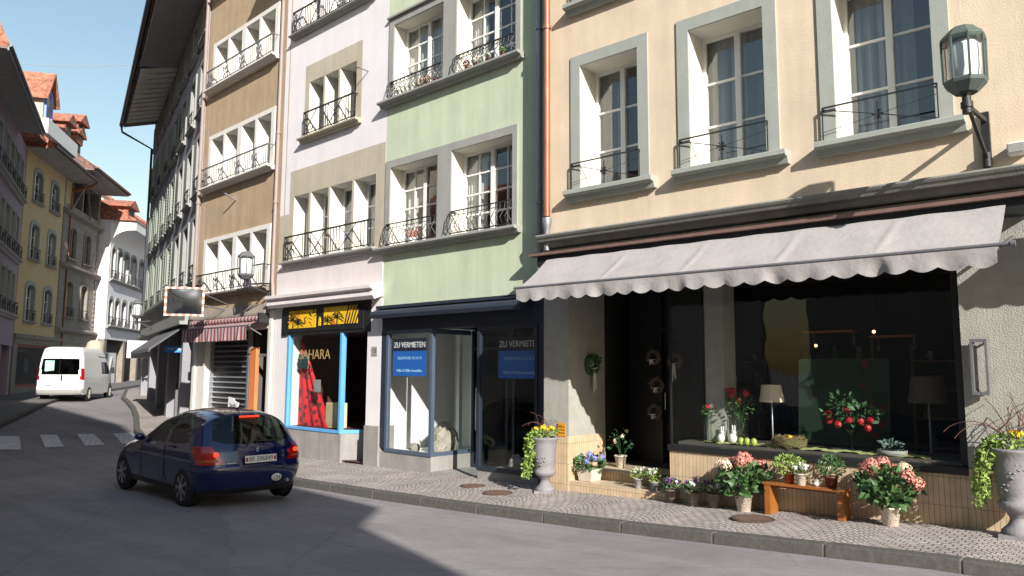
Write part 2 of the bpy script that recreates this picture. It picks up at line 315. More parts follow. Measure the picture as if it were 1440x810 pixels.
def cobble():
    m = bpy.data.materials.new('fan_cobbles'); m.use_nodes = True; nt = m.node_tree; L = nt.links.new
    b = nt.nodes['Principled BSDF']; b.inputs['Roughness'].default_value = .85
    tc = N_(nt, 'ShaderNodeTexCoord'); mp = N_(nt, 'ShaderNodeMapping'); mp.inputs['Rotation'].default_value = (0, 0, R(41.4)); L(tc.outputs['Object'], mp.inputs[0])
    nz = N_(nt, 'ShaderNodeTexNoise'); nz.inputs['Scale'].default_value = 3; L(mp.outputs[0], nz.inputs['Vector'])
    def ma(op, a, b_=None, c=None):
        n = N_(nt, 'ShaderNodeMath', operation=op)
        for i, x in enumerate((a, b_, c)):
            if x is None: continue
            if isinstance(x, (int, float)): n.inputs[i].default_value = x
            else: L(x, n.inputs[i])
        return n.outputs[0]
    sp = N_(nt, 'ShaderNodeSeparateXYZ'); L(mp.outputs[0], sp.inputs[0])
    W_ = 1.25
    jx = ma('MULTIPLY_ADD', nz.outputs['Fac'], .07, sp.outputs['X'])
    fx = ma('SUBTRACT', ma('FRACT', ma('DIVIDE', jx, W_)), .5)
    arc = ma('MULTIPLY', ma('MULTIPLY', fx, fx), 1.9)
    yy = ma('ADD', ma('MULTIPLY_ADD', nz.outputs['Fac'], .05, sp.outputs['Y']), arc)
    xx = ma('MULTIPLY', ma('ADD', fx, ma('MULTIPLY', ma('MULTIPLY', ma('MULTIPLY', fx, fx), fx), .9)), W_)
    fl = ma('FLOOR', ma('DIVIDE', jx, W_))
    cb = N_(nt, 'ShaderNodeCombineXYZ'); L(ma('ADD', xx, ma('MULTIPLY', fl, 3.17)), cb.inputs[0]); L(yy, cb.inputs[1])
    br = N_(nt, 'ShaderNodeTexBrick'); br.offset = .5; br.inputs['Scale'].default_value = 1
    br.inputs['Color1'].default_value = (.40, .36, .34, 1); br.inputs['Color2'].default_value = (.325, .29, .272, 1); br.inputs['Mortar'].default_value = (.10, .088, .08, 1)
    br.inputs['Brick Width'].default_value = .115; br.inputs['Row Height'].default_value = .10; br.inputs['Mortar Size'].default_value = .010; br.inputs['Mortar Smooth'].default_value = .6
    L(cb.outputs[0], br.inputs['Vector'])
    n = N_(nt, 'ShaderNodeTexNoise'); n.inputs['Scale'].default_value = 1.2; n.inputs['Detail'].default_value = 10; n.inputs['Roughness'].default_value = .7; L(tc.outputs['Object'], n.inputs['Vector'])
    r = N_(nt, 'ShaderNodeMapRange'); r.inputs[1].default_value = .3; r.inputs[2].default_value = .7; r.inputs[3].default_value = .75; r.inputs[4].default_value = 1.3; L(n.outputs['Fac'], r.inputs[0])
    v = N_(nt, 'ShaderNodeVectorMath', operation='SCALE'); L(br.outputs['Color'], v.inputs[0]); L(r.outputs[0], v.inputs['Scale']); L(v.outputs[0], b.inputs['Base Color'])
    n2 = N_(nt, 'ShaderNodeTexNoise'); n2.inputs['Scale'].default_value = 14; n2.inputs['Detail'].default_value = 4; L(tc.outputs['Object'], n2.inputs['Vector'])
    hh = ma('SUBTRACT', ma('MULTIPLY', n2.outputs['Fac'], .5), br.outputs['Fac'])
    bp = N_(nt, 'ShaderNodeBump'); bp.inputs['Strength'].default_value = .8; bp.inputs['Distance'].default_value = .012; L(hh, bp.inputs['Height']); L(bp.outputs[0], b.inputs['Normal'])
    return m
mt['cobble'] = cobble()
def asphalt():
    m = bpy.data.materials.new('asphalt'); m.use_nodes = True; nt = m.node_tree; L = nt.links.new
    b = nt.nodes['Principled BSDF']; b.inputs['Roughness'].default_value = .82
    tc = N_(nt, 'ShaderNodeTexCoord')
    def nz(s, d, r=.6, dist=0):
        n = N_(nt, 'ShaderNodeTexNoise'); n.inputs['Scale'].default_value = s; n.inputs['Detail'].default_value = d; n.inputs['Roughness'].default_value = r; n.inputs['Distortion'].default_value = dist; L(tc.outputs['Object'], n.inputs['Vector']); return n.outputs['Fac']
    def rng(x, a, b_, c, d):
        r = N_(nt, 'ShaderNodeMapRange'); 
        for i, q in enumerate((a, b_, c, d)): r.inputs[i+1].default_value = q
        L(x, r.inputs[0]); return r.outputs[0]
    def mul(a, b_):
        n = N_(nt, 'ShaderNodeMath', operation='MULTIPLY'); L(a, n.inputs[0]); L(b_, n.inputs[1]); return n.outputs[0]
    a = rng(nz(.45, 8, .7, .4), .32, .68, .80, 1.16); c = rng(nz(110, 3, .8), .3, .7, .62, 1.42); d = rng(nz(5, 8, .75, .5), .3, .7, .9, 1.1)
    # darker joint line between two pours and a few cracks
    wv = N_(nt, 'ShaderNodeTexVoronoi', feature='DISTANCE_TO_EDGE'); wv.inputs['Scale'].default_value = .16
    mp = N_(nt, 'ShaderNodeMapping'); mp.inputs['Scale'].default_value = (1, 1, 0); mp.inputs['Location'].default_value = (1.7, 3.1, 0)
    no = N_(nt, 'ShaderNodeTexNoise'); no.inputs['Scale'].default_value = 1.1; L(tc.outputs['Object'], no.inputs['Vector'])
    vm = N_(nt, 'ShaderNodeVectorMath', operation='MULTIPLY_ADD'); L(no.outputs['Color'], vm.inputs[0]); vm.inputs[1].default_value = (.25, .25, 0); L(tc.outputs['Object'], vm.inputs[2])
    L(vm.outputs[0], mp.inputs[0]); L(mp.outputs[0], wv.inputs['Vector'])
    e = rng(wv.outputs['Distance'], .001, .005, .87, 1.0)
    # streets wear: tracks along the driving direction, dirt along the right kerb, one older darker pour
    m2 = N_(nt, 'ShaderNodeMapping'); m2.inputs['Rotation'].default_value = (0, 0, R(-138.6)); m2.inputs['Location'].default_value = (0, 0, 0); L(tc.outputs['Object'], m2.inputs[0])
    m3 = N_(nt, 'ShaderNodeMapping'); m3.inputs['Scale'].default_value = (.12, 1.3, 0); L(m2.outputs[0], m3.inputs[0])
    n4 = N_(nt, 'ShaderNodeTexNoise'); n4.inputs['Scale'].default_value = 1.6; n4.inputs['Detail'].default_value = 9; n4.inputs['Roughness'].default_value = .65; L(m3.outputs[0], n4.inputs['Vector'])
    tr = rng(n4.outputs['Fac'], .35, .65, .87, 1.1)
    v5 = N_(nt, 'ShaderNodeTexVoronoi'); v5.inputs['Scale'].default_value = 1.1; L(tc.outputs['Object'], v5.inputs['Vector'])
    spots = rng(v5.outputs['Distance'], .02, .075, .66, 1.0)
    sp = N_(nt, 'ShaderNodeSeparateXYZ'); vm2 = N_(nt, 'ShaderNodeVectorMath', operation='MULTIPLY_ADD'); L(no.outputs['Color'], vm2.inputs[0]); vm2.inputs[1].default_value = (.5, .5, 0); L(tc.outputs['Object'], vm2.inputs[2]); L(vm2.outputs[0], sp.inputs[0])
    q1 = N_(nt, 'ShaderNodeMath', operation='MULTIPLY'); L(sp.outputs[0], q1.inputs[0]); q1.inputs[1].default_value = .93
    q2 = N_(nt, 'ShaderNodeMath', operation='MULTIPLY_ADD'); L(sp.outputs[1], q2.inputs[0]); q2.inputs[1].default_value = .37; L(q1.outputs[0], q2.inputs[2])
    pour = rng(q2.outputs[0], .55, .58, .88, 1.04)
    t = mul(mul(mul(mul(mul(mul(a, c), d), e), tr), spots), pour)
    v = N_(nt, 'ShaderNodeVectorMath', operation='SCALE'); v.inputs[0].default_value = (.240, .224, .232); L(t, v.inputs['Scale']); L(v.outputs[0], b.inputs['Base Color'])
    bp = N_(nt, 'ShaderNodeBump'); bp.inputs['Strength'].default_value = .5; bp.inputs['Distance'].default_value = .008; L(c, bp.inputs['Height']); L(bp.outputs[0], b.inputs['Normal'])
    return m
mt['asphalt'] = asphalt()
# ---------------------------------------------------------------- facade frames (measured)
FBe = Frame((5.272, 8.751), 48.6)
FGr = Frame((.7265, 13.0911), 47.69)
FWh = Frame((-2.877, 16.370), 47.69)
FBr = Frame((-6.035, 19.244), 46.5)
FKg = Frame((-9.5785, 22.606), 31.2)
FYe = Frame((-24.769, 36.80), 14.7, 1)
FSt = Frame((-26.269, 42.516), 12.63, 1)
FWt = Frame((-27.05, 49.2), 11.85, 1)
FPu = Frame((-24.742, 36.70), 26.84, 1)
US = [-80, 0, 4, 8, 12, 16, 20, 25, 30, 34, 37, 45, 60, 160]; HS = [0.1, 0, -.18, -.30, -.36, -.42, -.38, -.18, .06, .28, .36, .5, .8, 1.2]
def interp(x, xs, ys):
    if x <= xs[0]: return ys[0]
    for i in range(len(xs)-1):
        if x <= xs[i+1]: return ys[i]+(ys[i+1]-ys[i])*(x-xs[i])/(xs[i+1]-xs[i])
    return ys[-1]
def cl(x, a=0, b=1): return max(a, min(b, x))
def un(x, y):
    q = Vector((x, y, 0))-FBe.P; return q.dot(FBe.d), q.dot(FBe.n)
def hgut(x, y): return interp(un(x, y)[0], US, HS)
def hroad(x, y):
    u, n = un(x, y); return interp(u, US, HS)+.1*cl((n-2.3)/2.5)*cl((28-u)/8)
def hside(x, y): return hgut(x, y)+.12
# ground sheet / road
def axis_vals(a, b, c, fine, d):
    v = []; x = a
    while x < d:
        v.append(x); x += fine if b <= x < c else max(fine*4, 4) if abs(x-(b+c)/2) < 90 else 60
    v.append(d); return v
m_ = MB(); uu = axis_vals(-600, -12, 50, 1., 900); nn = axis_vals(-600, -8, 14, .6, 600)
vs = []
for u in uu:
    for n in nn:
        p = FBe.P+FBe.d*u+FBe.n*n; vs.append((p.x, p.y, hroad(p.x, p.y)))
k = len(nn)
m_.add(vs, [(i*k+j, i*k+j+1, (i+1)*k+j+1, (i+1)*k+j) for i in range(len(uu)-1) for j in range(k-1)], 0, True)
tag(m_.build('road', mt['asphalt']), kind='structure')
# pavements: list of (inner point, outer kerb point)
def strip(name, pairs, mat, kerb=True, name_k='kerb'):
    P = []
    for i in range(len(pairs)-1):
        (a0, b0), (a1, b1) = pairs[i], pairs[i+1]; a0, b0, a1, b1 = map(Vector, (a0, b0, a1, b1))
        n = max(1, int((b1-b0).length/1.2))
        for j in range(n): P.append((a0.lerp(a1, j/n), b0.lerp(b1, j/n)))
    P.append((Vector(pairs[-1][0]), Vector(pairs[-1][1])))
    m = MB(); vs = []
    for a, b in P:
        for t in (0, .35, .7, 1):
            p = a.lerp(b, t); zz = hside(b.x, b.y)*.5+hside(p.x, p.y)*.5 if False else hside(p.x, p.y)
            vs.append((p.x, p.y, zz+.012*math.sin(p.x*1.3+p.y)*(1-t)))
        vs.append((b.x, b.y, hside(b.x, b.y)-.4))
    fs = [(i*5+j, i*5+j+1, (i+1)*5+j+1, (i+1)*5+j) for i in range(len(P)-1) for j in range(4)]
    m.add(vs, fs, 0, False); tag(m.build(name, mat), kind='structure')
    if kerb:
        m = MB(); rnd = random.Random(5)
        for i in range(len(P)-1):
            a, b = P[i][1], P[i+1][1]; d = (b-a).normalized(); o = Vector((d.y, -d.x)) if (P[i][0]-a).dot(Vector((d.y, -d.x))) < 0 else Vector((-d.y, d.x))
            a = a+d*.006; b = b-d*.006; w_ = .17; e = o*.03; t = rnd.uniform(0, .006)
            def q(p, z): return (p.x, p.y, z)
            za, zb = hside(*a)+.008+t, hside(*b)+.008+t
            bot = [a-o*w_, b-o*w_, b+e, a+e]; bz = [za-.3, zb-.3, zb-.3, za-.3]
            m.hexa([q(p, z) for p, z in zip(bot, bz)], [q(a-o*w_, za), q(b-o*w_, zb), q(b+e*.4, zb), q(a+e*.4, za)])
        tag(m.build(name_k, mt['granite'], bevel=.012), kind='structure')
W2 = lambda F, u, o: tuple(F.world(u, o, 0))[:2]
kr = lambda u, n: tuple(FBe.world(u, n, 0))[:2]
strip('pavement', [(W2(FBe, -30, -6), kr(-30, 1.6)), (W2(FBe, -4, -6), kr(-4, 1.7)), (W2(FBe, 1, -2), kr(1, 1.86)), (W2(FBe, 6.28, -2), kr(6, 1.92)),
      (W2(FGr, 4.8, -2), kr(10.9, 1.93)), (W2(FWh, 4.4, -2), kr(15.2, 1.95)), (W2(FBr, 5.2, -2), (-10.3, 21.3)), (W2(FKg, 4, -2), (-12.35, 24.6)), (W2(FKg, 9, -2), (-14.4, 28.6)), (W2(FKg, 13, -2), (-16.0, 31.5)),
      (W2(FKg, 17.5, -2), (-18.9, 36.2)), (W2(FKg, 24, -2), (-22.5, 43.5))], mt['cobble'])
strip('pavement', [(W2(FWt, 30, -2), (-34.5, 72)), (W2(FWt, 8, -2), (-26.6, 57)), (W2(FSt, 4, -2), (-23.9, 46)), (W2(FYe, 4, -2), (-22.3, 38.5)), (W2(FPu, -1, -2), (-20.3, 33.2)), (W2(FPu, -9, -2), (-16.6, 24.4)),
      (W2(FPu, -16, -2), (-13.6, 18.5)), (W2(FPu, -24, -2), (-10.0, 10)), (W2(FPu, -40, -2), (-4, -4))], M('worn_paving', (.13, .125, .125), .85, .2, 3, .3, 60))
# zebra crossing
cw = [[(-15.431, 22.374), (-14.822, 22.641), (-12.918, 19.859), (-13.406, 19.613)], [(-14.548, 23.187), (-14.103, 23.323), (-12.439, 20.937), (-12.702, 20.518)],
      [(-13.674, 23.647), (-13.216, 23.789), (-11.665, 21.603), (-12.035, 21.268)], [(-12.785, 24.12), (-12.362, 24.455), (-10.77, 22.172), (-11.3, 21.862)],
      [(-16.3, 22.0), (-15.9, 22.2), (-14.0, 19.2), (-14.5, 19.0)]]
wm = brickmat('crossing_paint', (.66, .65, .66), (.56, .55, .56), (.34, .33, .34), .16, .16, .012, .8, .5, 0)
_n = wm.node_tree; 
for n in _n.nodes:
    if n.type == 'COMBXYZ':
        for l in list(_n.links):
            if l.to_node == n: _n.links.remove(l)
        s_ = [q for q in _n.nodes if q.type == 'SEPXYZ'][0]; _n.links.new(s_.outputs[0], n.inputs[0]); _n.links.new(s_.outputs[1], n.inputs[1])
m_ = MB()
for q in cw:
    for i in range(4):
        a0, a1 = Vector(q[0]).lerp(Vector(q[3]), i/4), Vector(q[0]).lerp(Vector(q[3]), (i+1)/4); b0, b1 = Vector(q[1]).lerp(Vector(q[2]), i/4), Vector(q[1]).lerp(Vector(q[2]), (i+1)/4)
        m_.quad(*[(p.x, p.y, hroad(p.x, p.y)+.015) for p in (a0, b0, b1, a1)])
tag(m_.build('crosswalk', wm), kind='structure')
# manhole covers
def cover(x, y, r, lab, zf=hside, sink=0):
    e = empty('manhole_cover', (x, y, zf(x, y)+.012), R(41), lab, 'manhole cover')
    m = MB(); m.lathe([(r, -.02), (r, .006), (r*.9, .008), (r*.88, .003), (0, .003)], n=28)
    m.build('cover_ring', M('rust_iron', (.075, .05, .04), .8, .3, 10), e)
    m = MB()
    for i in range(-4, 5):
        w_ = math.sqrt(max(0, (r*.85)**2-(i*r*.19)**2))
        if w_ > .02: m.box(-w_, w_, i*r*.19-r*.05, i*r*.19+r*.05, .003, .009)
    m.build('grate_bars', M('rust_iron_bars', (.10, .06, .045), .8, .3, 10), e); return e
cover(3.061, 9.608, .27, 'round rusty manhole cover in the cobbles beneath the low wooden bench')
cover(-.217, 12.457, .25, 'round rusty manhole cover in the cobbles before the left urn')
cover(-.673, 13.367, .22, 'smaller manhole cover close to the doorway of the green house')
# ---------------------------------------------------------------- window and railing builders
def window(F, house, u0, u1, z0, z1, dep, leaves=2, cols=1, rows=3, fm='whitep', curtain=None, glassm='glass', fw=.06, name='window', cfrac=(0, 1)):
    """casement window set back by dep in an opening; frame mesh with pane and curtain as sub-parts"""
    uc, = ((u0+u1)/2,)
    m = FB(F, (uc, 0, z0)); o1, o0 = -dep+.05, -dep-.02
    m.fbox(u0, u0+fw, o0, o1, z0, z1); m.fbox(u1-fw, u1, o0, o1, z0, z1); m.fbox(u0+fw, u1-fw, o0, o1, z1-fw, z1); m.fbox(u0+fw, u1-fw, o0, o1, z0, z0+fw*1.3)
    iw = (u1-u0-2*fw)/leaves
    for i in range(leaves):
        a = u0+fw+i*iw
        if i: m.fbox(a-.045, a+.045, o0, o1+.015, z0+fw*1.3, z1-fw)
        for c in range(1, cols): x = a+iw*c/cols; m.fbox(x-.014, x+.014, o0+.01, o1-.015, z0+fw*1.3, z1-fw)
        for r in range(1, rows): zz = z0+fw+(z1-z0-2*fw)*r/rows; m.fbox(a+(.045 if i else 0), a+iw-(.045 if i < leaves-1 else 0), o0+.012, o1-.012, zz-.016, zz+.016)
    w = m.build(name, mt[fm], house, loc=F.l(uc, 0, z0)); org = (uc, 0, z0)
    g = FB(F, org); g.fquad(u0+fw, u1-fw, -dep+.012, z0+fw, z1-fw); g.build('window_pane', mt[glassm], w, loc=(0, 0, 0))
    if curtain:
        c = FB(F, org); n = 40; a, b = u0+fw*.5+(u1-u0-fw)*cfrac[0], u0+fw*.5+(u1-u0-fw)*cfrac[1]; l = F.l; vs = []
        rr = random.Random(int(abs(u0*100)+z0*7)); ph = rr.random()*6
        for i in range(n+1):
            u = a+(b-a)*i/n; oo = -dep-.1-.025*math.sin(i*.9+ph)-.012*math.sin(i*2.3+ph)
            vs += [l(u, oo, z0+.02)-c.o, l(u, oo, z1-.02)-c.o]
        c.v += [tuple(v) for v in vs]; c.f += [[2*i, 2*i+2, 2*i+3, 2*i+1] for i in range(n)]; c.mi += [0]*n; c.sm += [True]*n
        c.build('curtain', mt[curtain], w, loc=(0, 0, 0))
    return w
def sill(F, house, u0, u1, z, prot=.17, th=.16, mat='greygreen'):
    m = FB(F); m.fprism([(-.02, z-th), (prot*.45, z-th), (prot*.6, z-th*.55), (prot*.9, z-th*.5), (prot, z-th*.4), (prot, z-.01), (prot-.02, z), (-.02, z)], u0, u1)
    return m.build('window_sill', mt[mat], house, loc=(0, 0, 0), bevel=.004)
def surround(F, house, u0, u1, z0, z1, w, pr=.025, mat='greygreen', wt=None, bottom=False):
    """frame of width w around the opening u0..u1 / z0..z1"""
    wt = wt or w; m = FB(F)
    m.fbox(u0-w, u0, .002-.01, pr, z0, z1+wt); m.fbox(u1, u1+w, -.008, pr, z0, z1+wt); m.fbox(u0, u1, -.008, pr, z1, z1+wt)
    if bottom: m.fbox(u0-w, u1+w, -.008, pr, z0-w, z0)
    return m.build('window_surround', mt[mat], house, loc=(0, 0, 0), bevel=.004)
def rail_cross(F, house, u0, u1, z, h=.48, o=.06):
    m = FB(F); T = .014
    m.fbar((u0, o, z+h), (u1, o, z+h), .018, .02); 
    for u in (u0, u1): m.fbar((u, o, z), (u, o, z+h), T)
    uc = (u0+u1)/2; zc = z+h*.5
    m.fbar((u0, o, z+.03), (u1, o, z+h-.02), T*.8); m.fbar((u0, o, z+h*.72), (u1, o, z+h*.28), T*.4)
    m.fbar((uc, o, z+.0), (uc, o, z+h-.06), T*.9)
    for a in range(6):
        t = a*PI/3; m.fbar((uc, o, zc), (uc+.07*math.cos(t), o+.01, zc+.07*math.sin(t)), .022)
    for u, s in ((u1, -1), (u0, 1)):
        m.ftube([(u, o, z+h), (u+s*.04, -.08, z+h*.75), (u+s*.08, -.2, z+.02)], .012)
    return m.build('window_railing', mt['iron'], house, loc=(0, 0, 0))
def rail_belly(F, house, u0, u1, z, h=.62, o=.04, n=12, scroll=False):
    m = FB(F)
    m.fbar((u0, o, z+h), (u1, o, z+h), .03, .02); m.fbar((u0, o, z+.05), (u1, o, z+.05), .02)
    m.fbar((u0, o, z+h*.82), (u1, o, z+h*.82), .012)
    for u in (u0, u1): m.fbar((u, -.12, z+h), (u, o, z+h), .02)
    for i in range(n+1):
        u = u0+(u1-u0)*i/n
        m.ftube([(u, o, z+h), (u, o+.02, z+h*.7), (u+.012, o+.13, z+h*.35), (u, o+.09, z+h*.15), (u, o, z+.04)], .0085, 5)
        if scroll and i < n: m.ftube([(u+.02, o+.0, z+h*.95), (u+.06, o, z+h*.9), (u+.08, o, z+h*.8), (u+.05, o, z+h*.74)], .007, 4)
    for s, u in ((-1, u0), (1, u1)):
        m.ftube([(u, o, z+h), (u+s*.05, o+.05, z+h*.8), (u+s*.0, o+.1, z+h*.5), (u+s*.05, o+.03, z+.1)], .011, 5)
    return m.build('window_railing', mt['iron'], house, loc=(0, 0, 0))
def rail_panels(F, house, u0, u1, z, h=.62, o=.1, npan=4, style='x', mat='iron'):
    m = FB(F)
    m.fbar((u0, o, z+h), (u1, o, z+h), .03, .035); m.fbar((u0, o, z+.05), (u1, o, z+.05), .02)
    m.fbar((u0, -.1, z+h), (u0, o, z+h), .02); m.fbar((u1, -.1, z+h), (u1, o, z+h), .02)
    for i in range(3): m.fbar((u1, o-.05*i, z), (u1, o-.05*i, z+h), .014)
    pw = (u1-u0)/npan
    for i in range(npan):
        a = u0+pw*i; b = a+pw
        for k in range(0, 5): u = a+pw*k/5*.5+pw*.0; m.fbar((u, o, z+.05), (u, o, z+h), .014) if (k < 4) else None
        x0, x1 = a+pw*.45, b
        if style == 'x':
            m.fbar((x0, o, z+.05), (x1, o, z+h), .014); m.fbar((x0, o, z+h), (x1, o, z+.05), .014)
            xc = (x0+x1)/2
            m.ftube([(xc-.1, o, z+.08), (xc-.12, o, z+.22), (xc, o, z+.3), (xc+.12, o, z+.22), (xc+.1, o, z+.08)], .01, 5)
        else:
            xc = (x0+x1)/2; m.fbar((xc, o, z+.05), (xc, o, z+h), .014)
            for s in (-1, 1):
                m.ftube([(xc, o, z+h*.55), (xc+s*.13, o+.01, z+h*.75), (xc+s*.16, o, z+h*.5), (xc+s*.06, o, z+h*.35), (xc+s*.14, o, z+h*.15)], .016, 5)
    m.fbar((u1, o, z+.05), (u1, o, z+h), .016)
    return m.build('window_railing', mt[mat], house, loc=(0, 0, 0))
def pipe(F, house, pts, r, mat, name='drainpipe', rings=()):
    m = FB(F); m.ftube(pts, r, 10)
    for u, o, z in rings: m.ftube([(u, o, z-.03), (u, o, z+.03)], r*1.35, 10)
    return m.build(name, mt[mat], house, loc=(0, 0, 0))
def eave(F, house, u0, u1, z, out, back=-9, rise=4.5, tilemat='tiles', soff='woodd', th=.22, name='roof', steep=None):
    m = FB(F); l = F.l
    zr = z+rise
    if steep: m.fprism([(out, z), (out, z+th), (out-steep[0], z+steep[1]), (back*.5, z+steep[1]+1.2), (back-out*.4, z+th*1.5), (back, z), (-.1, z)], u0, u1, 0)
    else: m.fprism([(out, z), (out, z+th), ((back)*.5, zr+th), (back-out*.4, z+th*1.5), (back, z), (-.1, z+.0)], u0, u1, 0)
    r = m.build(name, mt[tilemat], house, loc=(0, 0, 0))
    s = FB(F); s.fbox(u0+.02, u1-.02, -.05, out-.03, z-.035, z-.004); s.build('soffit', mt[soff], r, loc=(0, 0, 0))
    g = FB(F); g.ftube([(u0, out+.05, z+th*.5), (u1, out+.05, z+th*.5)], .075, 8); g.build('gutter', mt['navy'], r, loc=(0, 0, 0))
    return r
def house(F, name, u, label, cat='house'): 
    e = empty(name, F.P, F.rz, label, cat); return e
ZB = -1.2
# ================================================================ beige house with the flower shop
H = house(FBe, 'beige_house', 0, 'beige plastered house with grey window surrounds, flower shop and wide pale awning at street level', 'house')
F = FBe; U0, U1 = -9.0, 6.28
wins = [(4.32, 5.47), (2.22, 3.40), (.09, 1.26), (-2.75, -1.6), (-4.9, -3.75), (-7.0, -5.85)]
ops = [(a, b, 4.93, 7.14, .55) for a, b in wins]+[(a, b, 8.27, 10.4, .55) for a, b in wins]
m = FB(F); m.wall(U0, U1, 4.18, 12.6, ops, .5, 0, 1)
m.shell(U0, U1, ZB, 12.6, -9, 0)
m.quad(F.l(U0, 0, 4.0), F.l(U1, 0, 4.0), F.l(U1, -9, 4.0), F.l(U0, -9, 4.0), 2)
m.quad(F.l(U0, -.6, 7.6), F.l(U1, -.6, 7.6), F.l(U1, -9, 7.6), F.l(U0, -9, 7.6), 2)
m.fquad(U0, U1, -3.0, 4.0, 12.6, 2)
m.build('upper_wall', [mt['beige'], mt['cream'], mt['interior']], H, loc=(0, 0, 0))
for zz, z1 in ((4.93, 7.14), (8.27, 10.4)):
    for i, (a, b) in enumerate(wins):
        window(F, H, a, b, zz, z1, .5, 2, 1, 3, curtain='curtaing', cfrac=[(.6, 1), (.0, 1), (.25, 1), (.5, 1), (0, .5), (.4, 1)][(i+(zz > 6)*2) % 6])
        surround(F, H, a, b, zz, z1, .2, wt=.2); sill(F, H, a-.33, b+.24, zz, .2, .19)
        rail_cross(F, H, a-.04, b+.16, zz+.01, .47)
# ground floor: pilasters, tiled base, shop opening
m = FB(F)
GF = 3.98
m.wall(-.05, .0-.0, .78, GF, []) if False else None
m.wall(U0, -.03, .78, GF, [(-4.4, -1.2, .9, 3.5, .3), (-8.6, -5.2, .9, 3.5, .3)], .3)
m.fbox(5.75, 6.28, -.4, 0, .78, GF)           # left pilaster
m.fquad(-.03, 5.75, -.001, 3.62, GF)          # lintel face behind the awning
m.fbox(3.12, 3.42, -.75, -.35, .85, 3.62)     # inner post
m.build('ground_floor_wall', [mt['pebble']], H, loc=(0, 0, 0))
m = FB(F); l = F.l
m.quad(l(5.75, -.4, .78), l(5.75, -1.08, .78), l(5.75, -1.08, 3.62), l(5.75, -.4, 3.62), 0)
m.quad(l(-.03, 0, .78), l(-.03, -.3, .78), l(-.03, -.3, 3.62), l(-.03, 0, 3.62), 0)
m.build('doorway_wall', [mt['pebble']], H, loc=(0, 0, 0))
m = FB(F)
m.fbox(U0, -.03, -.3, .02, -.6, .78); m.fbox(-.03, 3.86, -.12, .0, -.6, .70); m.fbox(5.74, 6.3, -.4, .015, -.6, .78)
m.fbox(5.745, 5.79, -1.08, -.4, -.6, .78); m.fbox(3.80, 3.86, -1.1, -.12, -.6, .70)
m.build('tiled_base', [mt['tile']], H, loc=(0, 0, 0), bevel=.006)
m = FB(F); m.fbox(3.86, 5.745, -.5, 0, -.6, .05); m.fbox(3.86, 5.745, -1.1, -.5, -.6, .25)
m.build('doorway_step', [mt['tile']], H, loc=(0, 0, 0), bevel=.006)
m = FB(F); m.fbox(3.86, 5.745, -.505, -.0, .052, .058); m.fbox(3.86, 5.745, -1.1, -.505, .252, .258)
m.build('step_tread', M('tread_stone', (.50, .40, .28), .6, .1, 4), H, loc=(0, 0, 0))
m = FB(F); m.fbox(-.03, 3.88, -.14, .03, .70, .79); m.build('shop_window_ledge', mt['dark'], H, loc=(0, 0, 0), bevel=.005)
sw = FB(F)
sw.fbox(-.03, .05, -.12, -.04, .79, 3.62); sw.fbox(3.835, 3.86, -.07, -.045, .79, 3.62); sw.fbox(-.03, 3.86, -.12, -.04, 3.52, 3.62)
sw.fbox(3.82, 3.85, -1.1, -1.05, .25, 3.62)
sw = sw.build('shop_window', mt['dark'], H, loc=(0, 0, 0))
g = FB(F); g.fquad(.05, 3.835, -.06, .79, 3.52); g.quad(l(3.85, -.06, .79), l(3.85, -1.05, .79), l(3.85, -1.05, 3.52), l(3.85, -.06, 3.52)); g.build('window_pane', mt['shopglass'], sw, loc=(0, 0, 0))
# shop room
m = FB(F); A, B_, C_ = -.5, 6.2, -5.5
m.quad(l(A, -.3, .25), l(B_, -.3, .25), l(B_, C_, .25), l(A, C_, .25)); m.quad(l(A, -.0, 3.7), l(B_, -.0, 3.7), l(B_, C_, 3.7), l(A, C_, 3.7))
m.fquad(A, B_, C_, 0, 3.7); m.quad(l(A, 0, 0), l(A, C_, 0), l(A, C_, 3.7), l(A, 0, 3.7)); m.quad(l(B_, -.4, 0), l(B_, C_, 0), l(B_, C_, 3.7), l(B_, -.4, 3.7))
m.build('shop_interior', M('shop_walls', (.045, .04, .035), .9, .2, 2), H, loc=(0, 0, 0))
m = FB(F); m.fbox(.0, 3.78, -1.15, -.13, .74, .83); m.build('display_floor', M('display_board', (.10, .09, .08), .6, .2, 5), H, loc=(0, 0, 0))
m = FB(F); m.fquad(3.86, 5.75, -1.9, .25, 3.7); 
m.fbox(5.0, 5.06, -1.85, -1.78, .25, 3.3); m.fbox(4.05, 4.1, -1.85, -1.78, .25, 3.3); m.fbox(4.05, 5.06, -1.85, -1.78, 2.6, 2.66)
dr = m.build('shop_door', mt['dark'], H, loc=(0, 0, 0))
m = FB(F); m.ftube([(4.9, -1.72, 1.2), (4.9, -1.72, 1.5)], .014); m.build('handle', mt['chrome'], dr, loc=(0, 0, 0))
# cornice
m = FB(F); m.fprism([(-.02, 4.0), (.10, 4.0), (.14, 4.07), (.22, 4.09), (.24, 4.13), (.26, 4.15), (.28, 4.185), (.25, 4.21), (-.02, 4.24)], U0, U1-.02)
m.build('cornice', mt['cornicest'], H, loc=(0, 0, 0), bevel=.006)
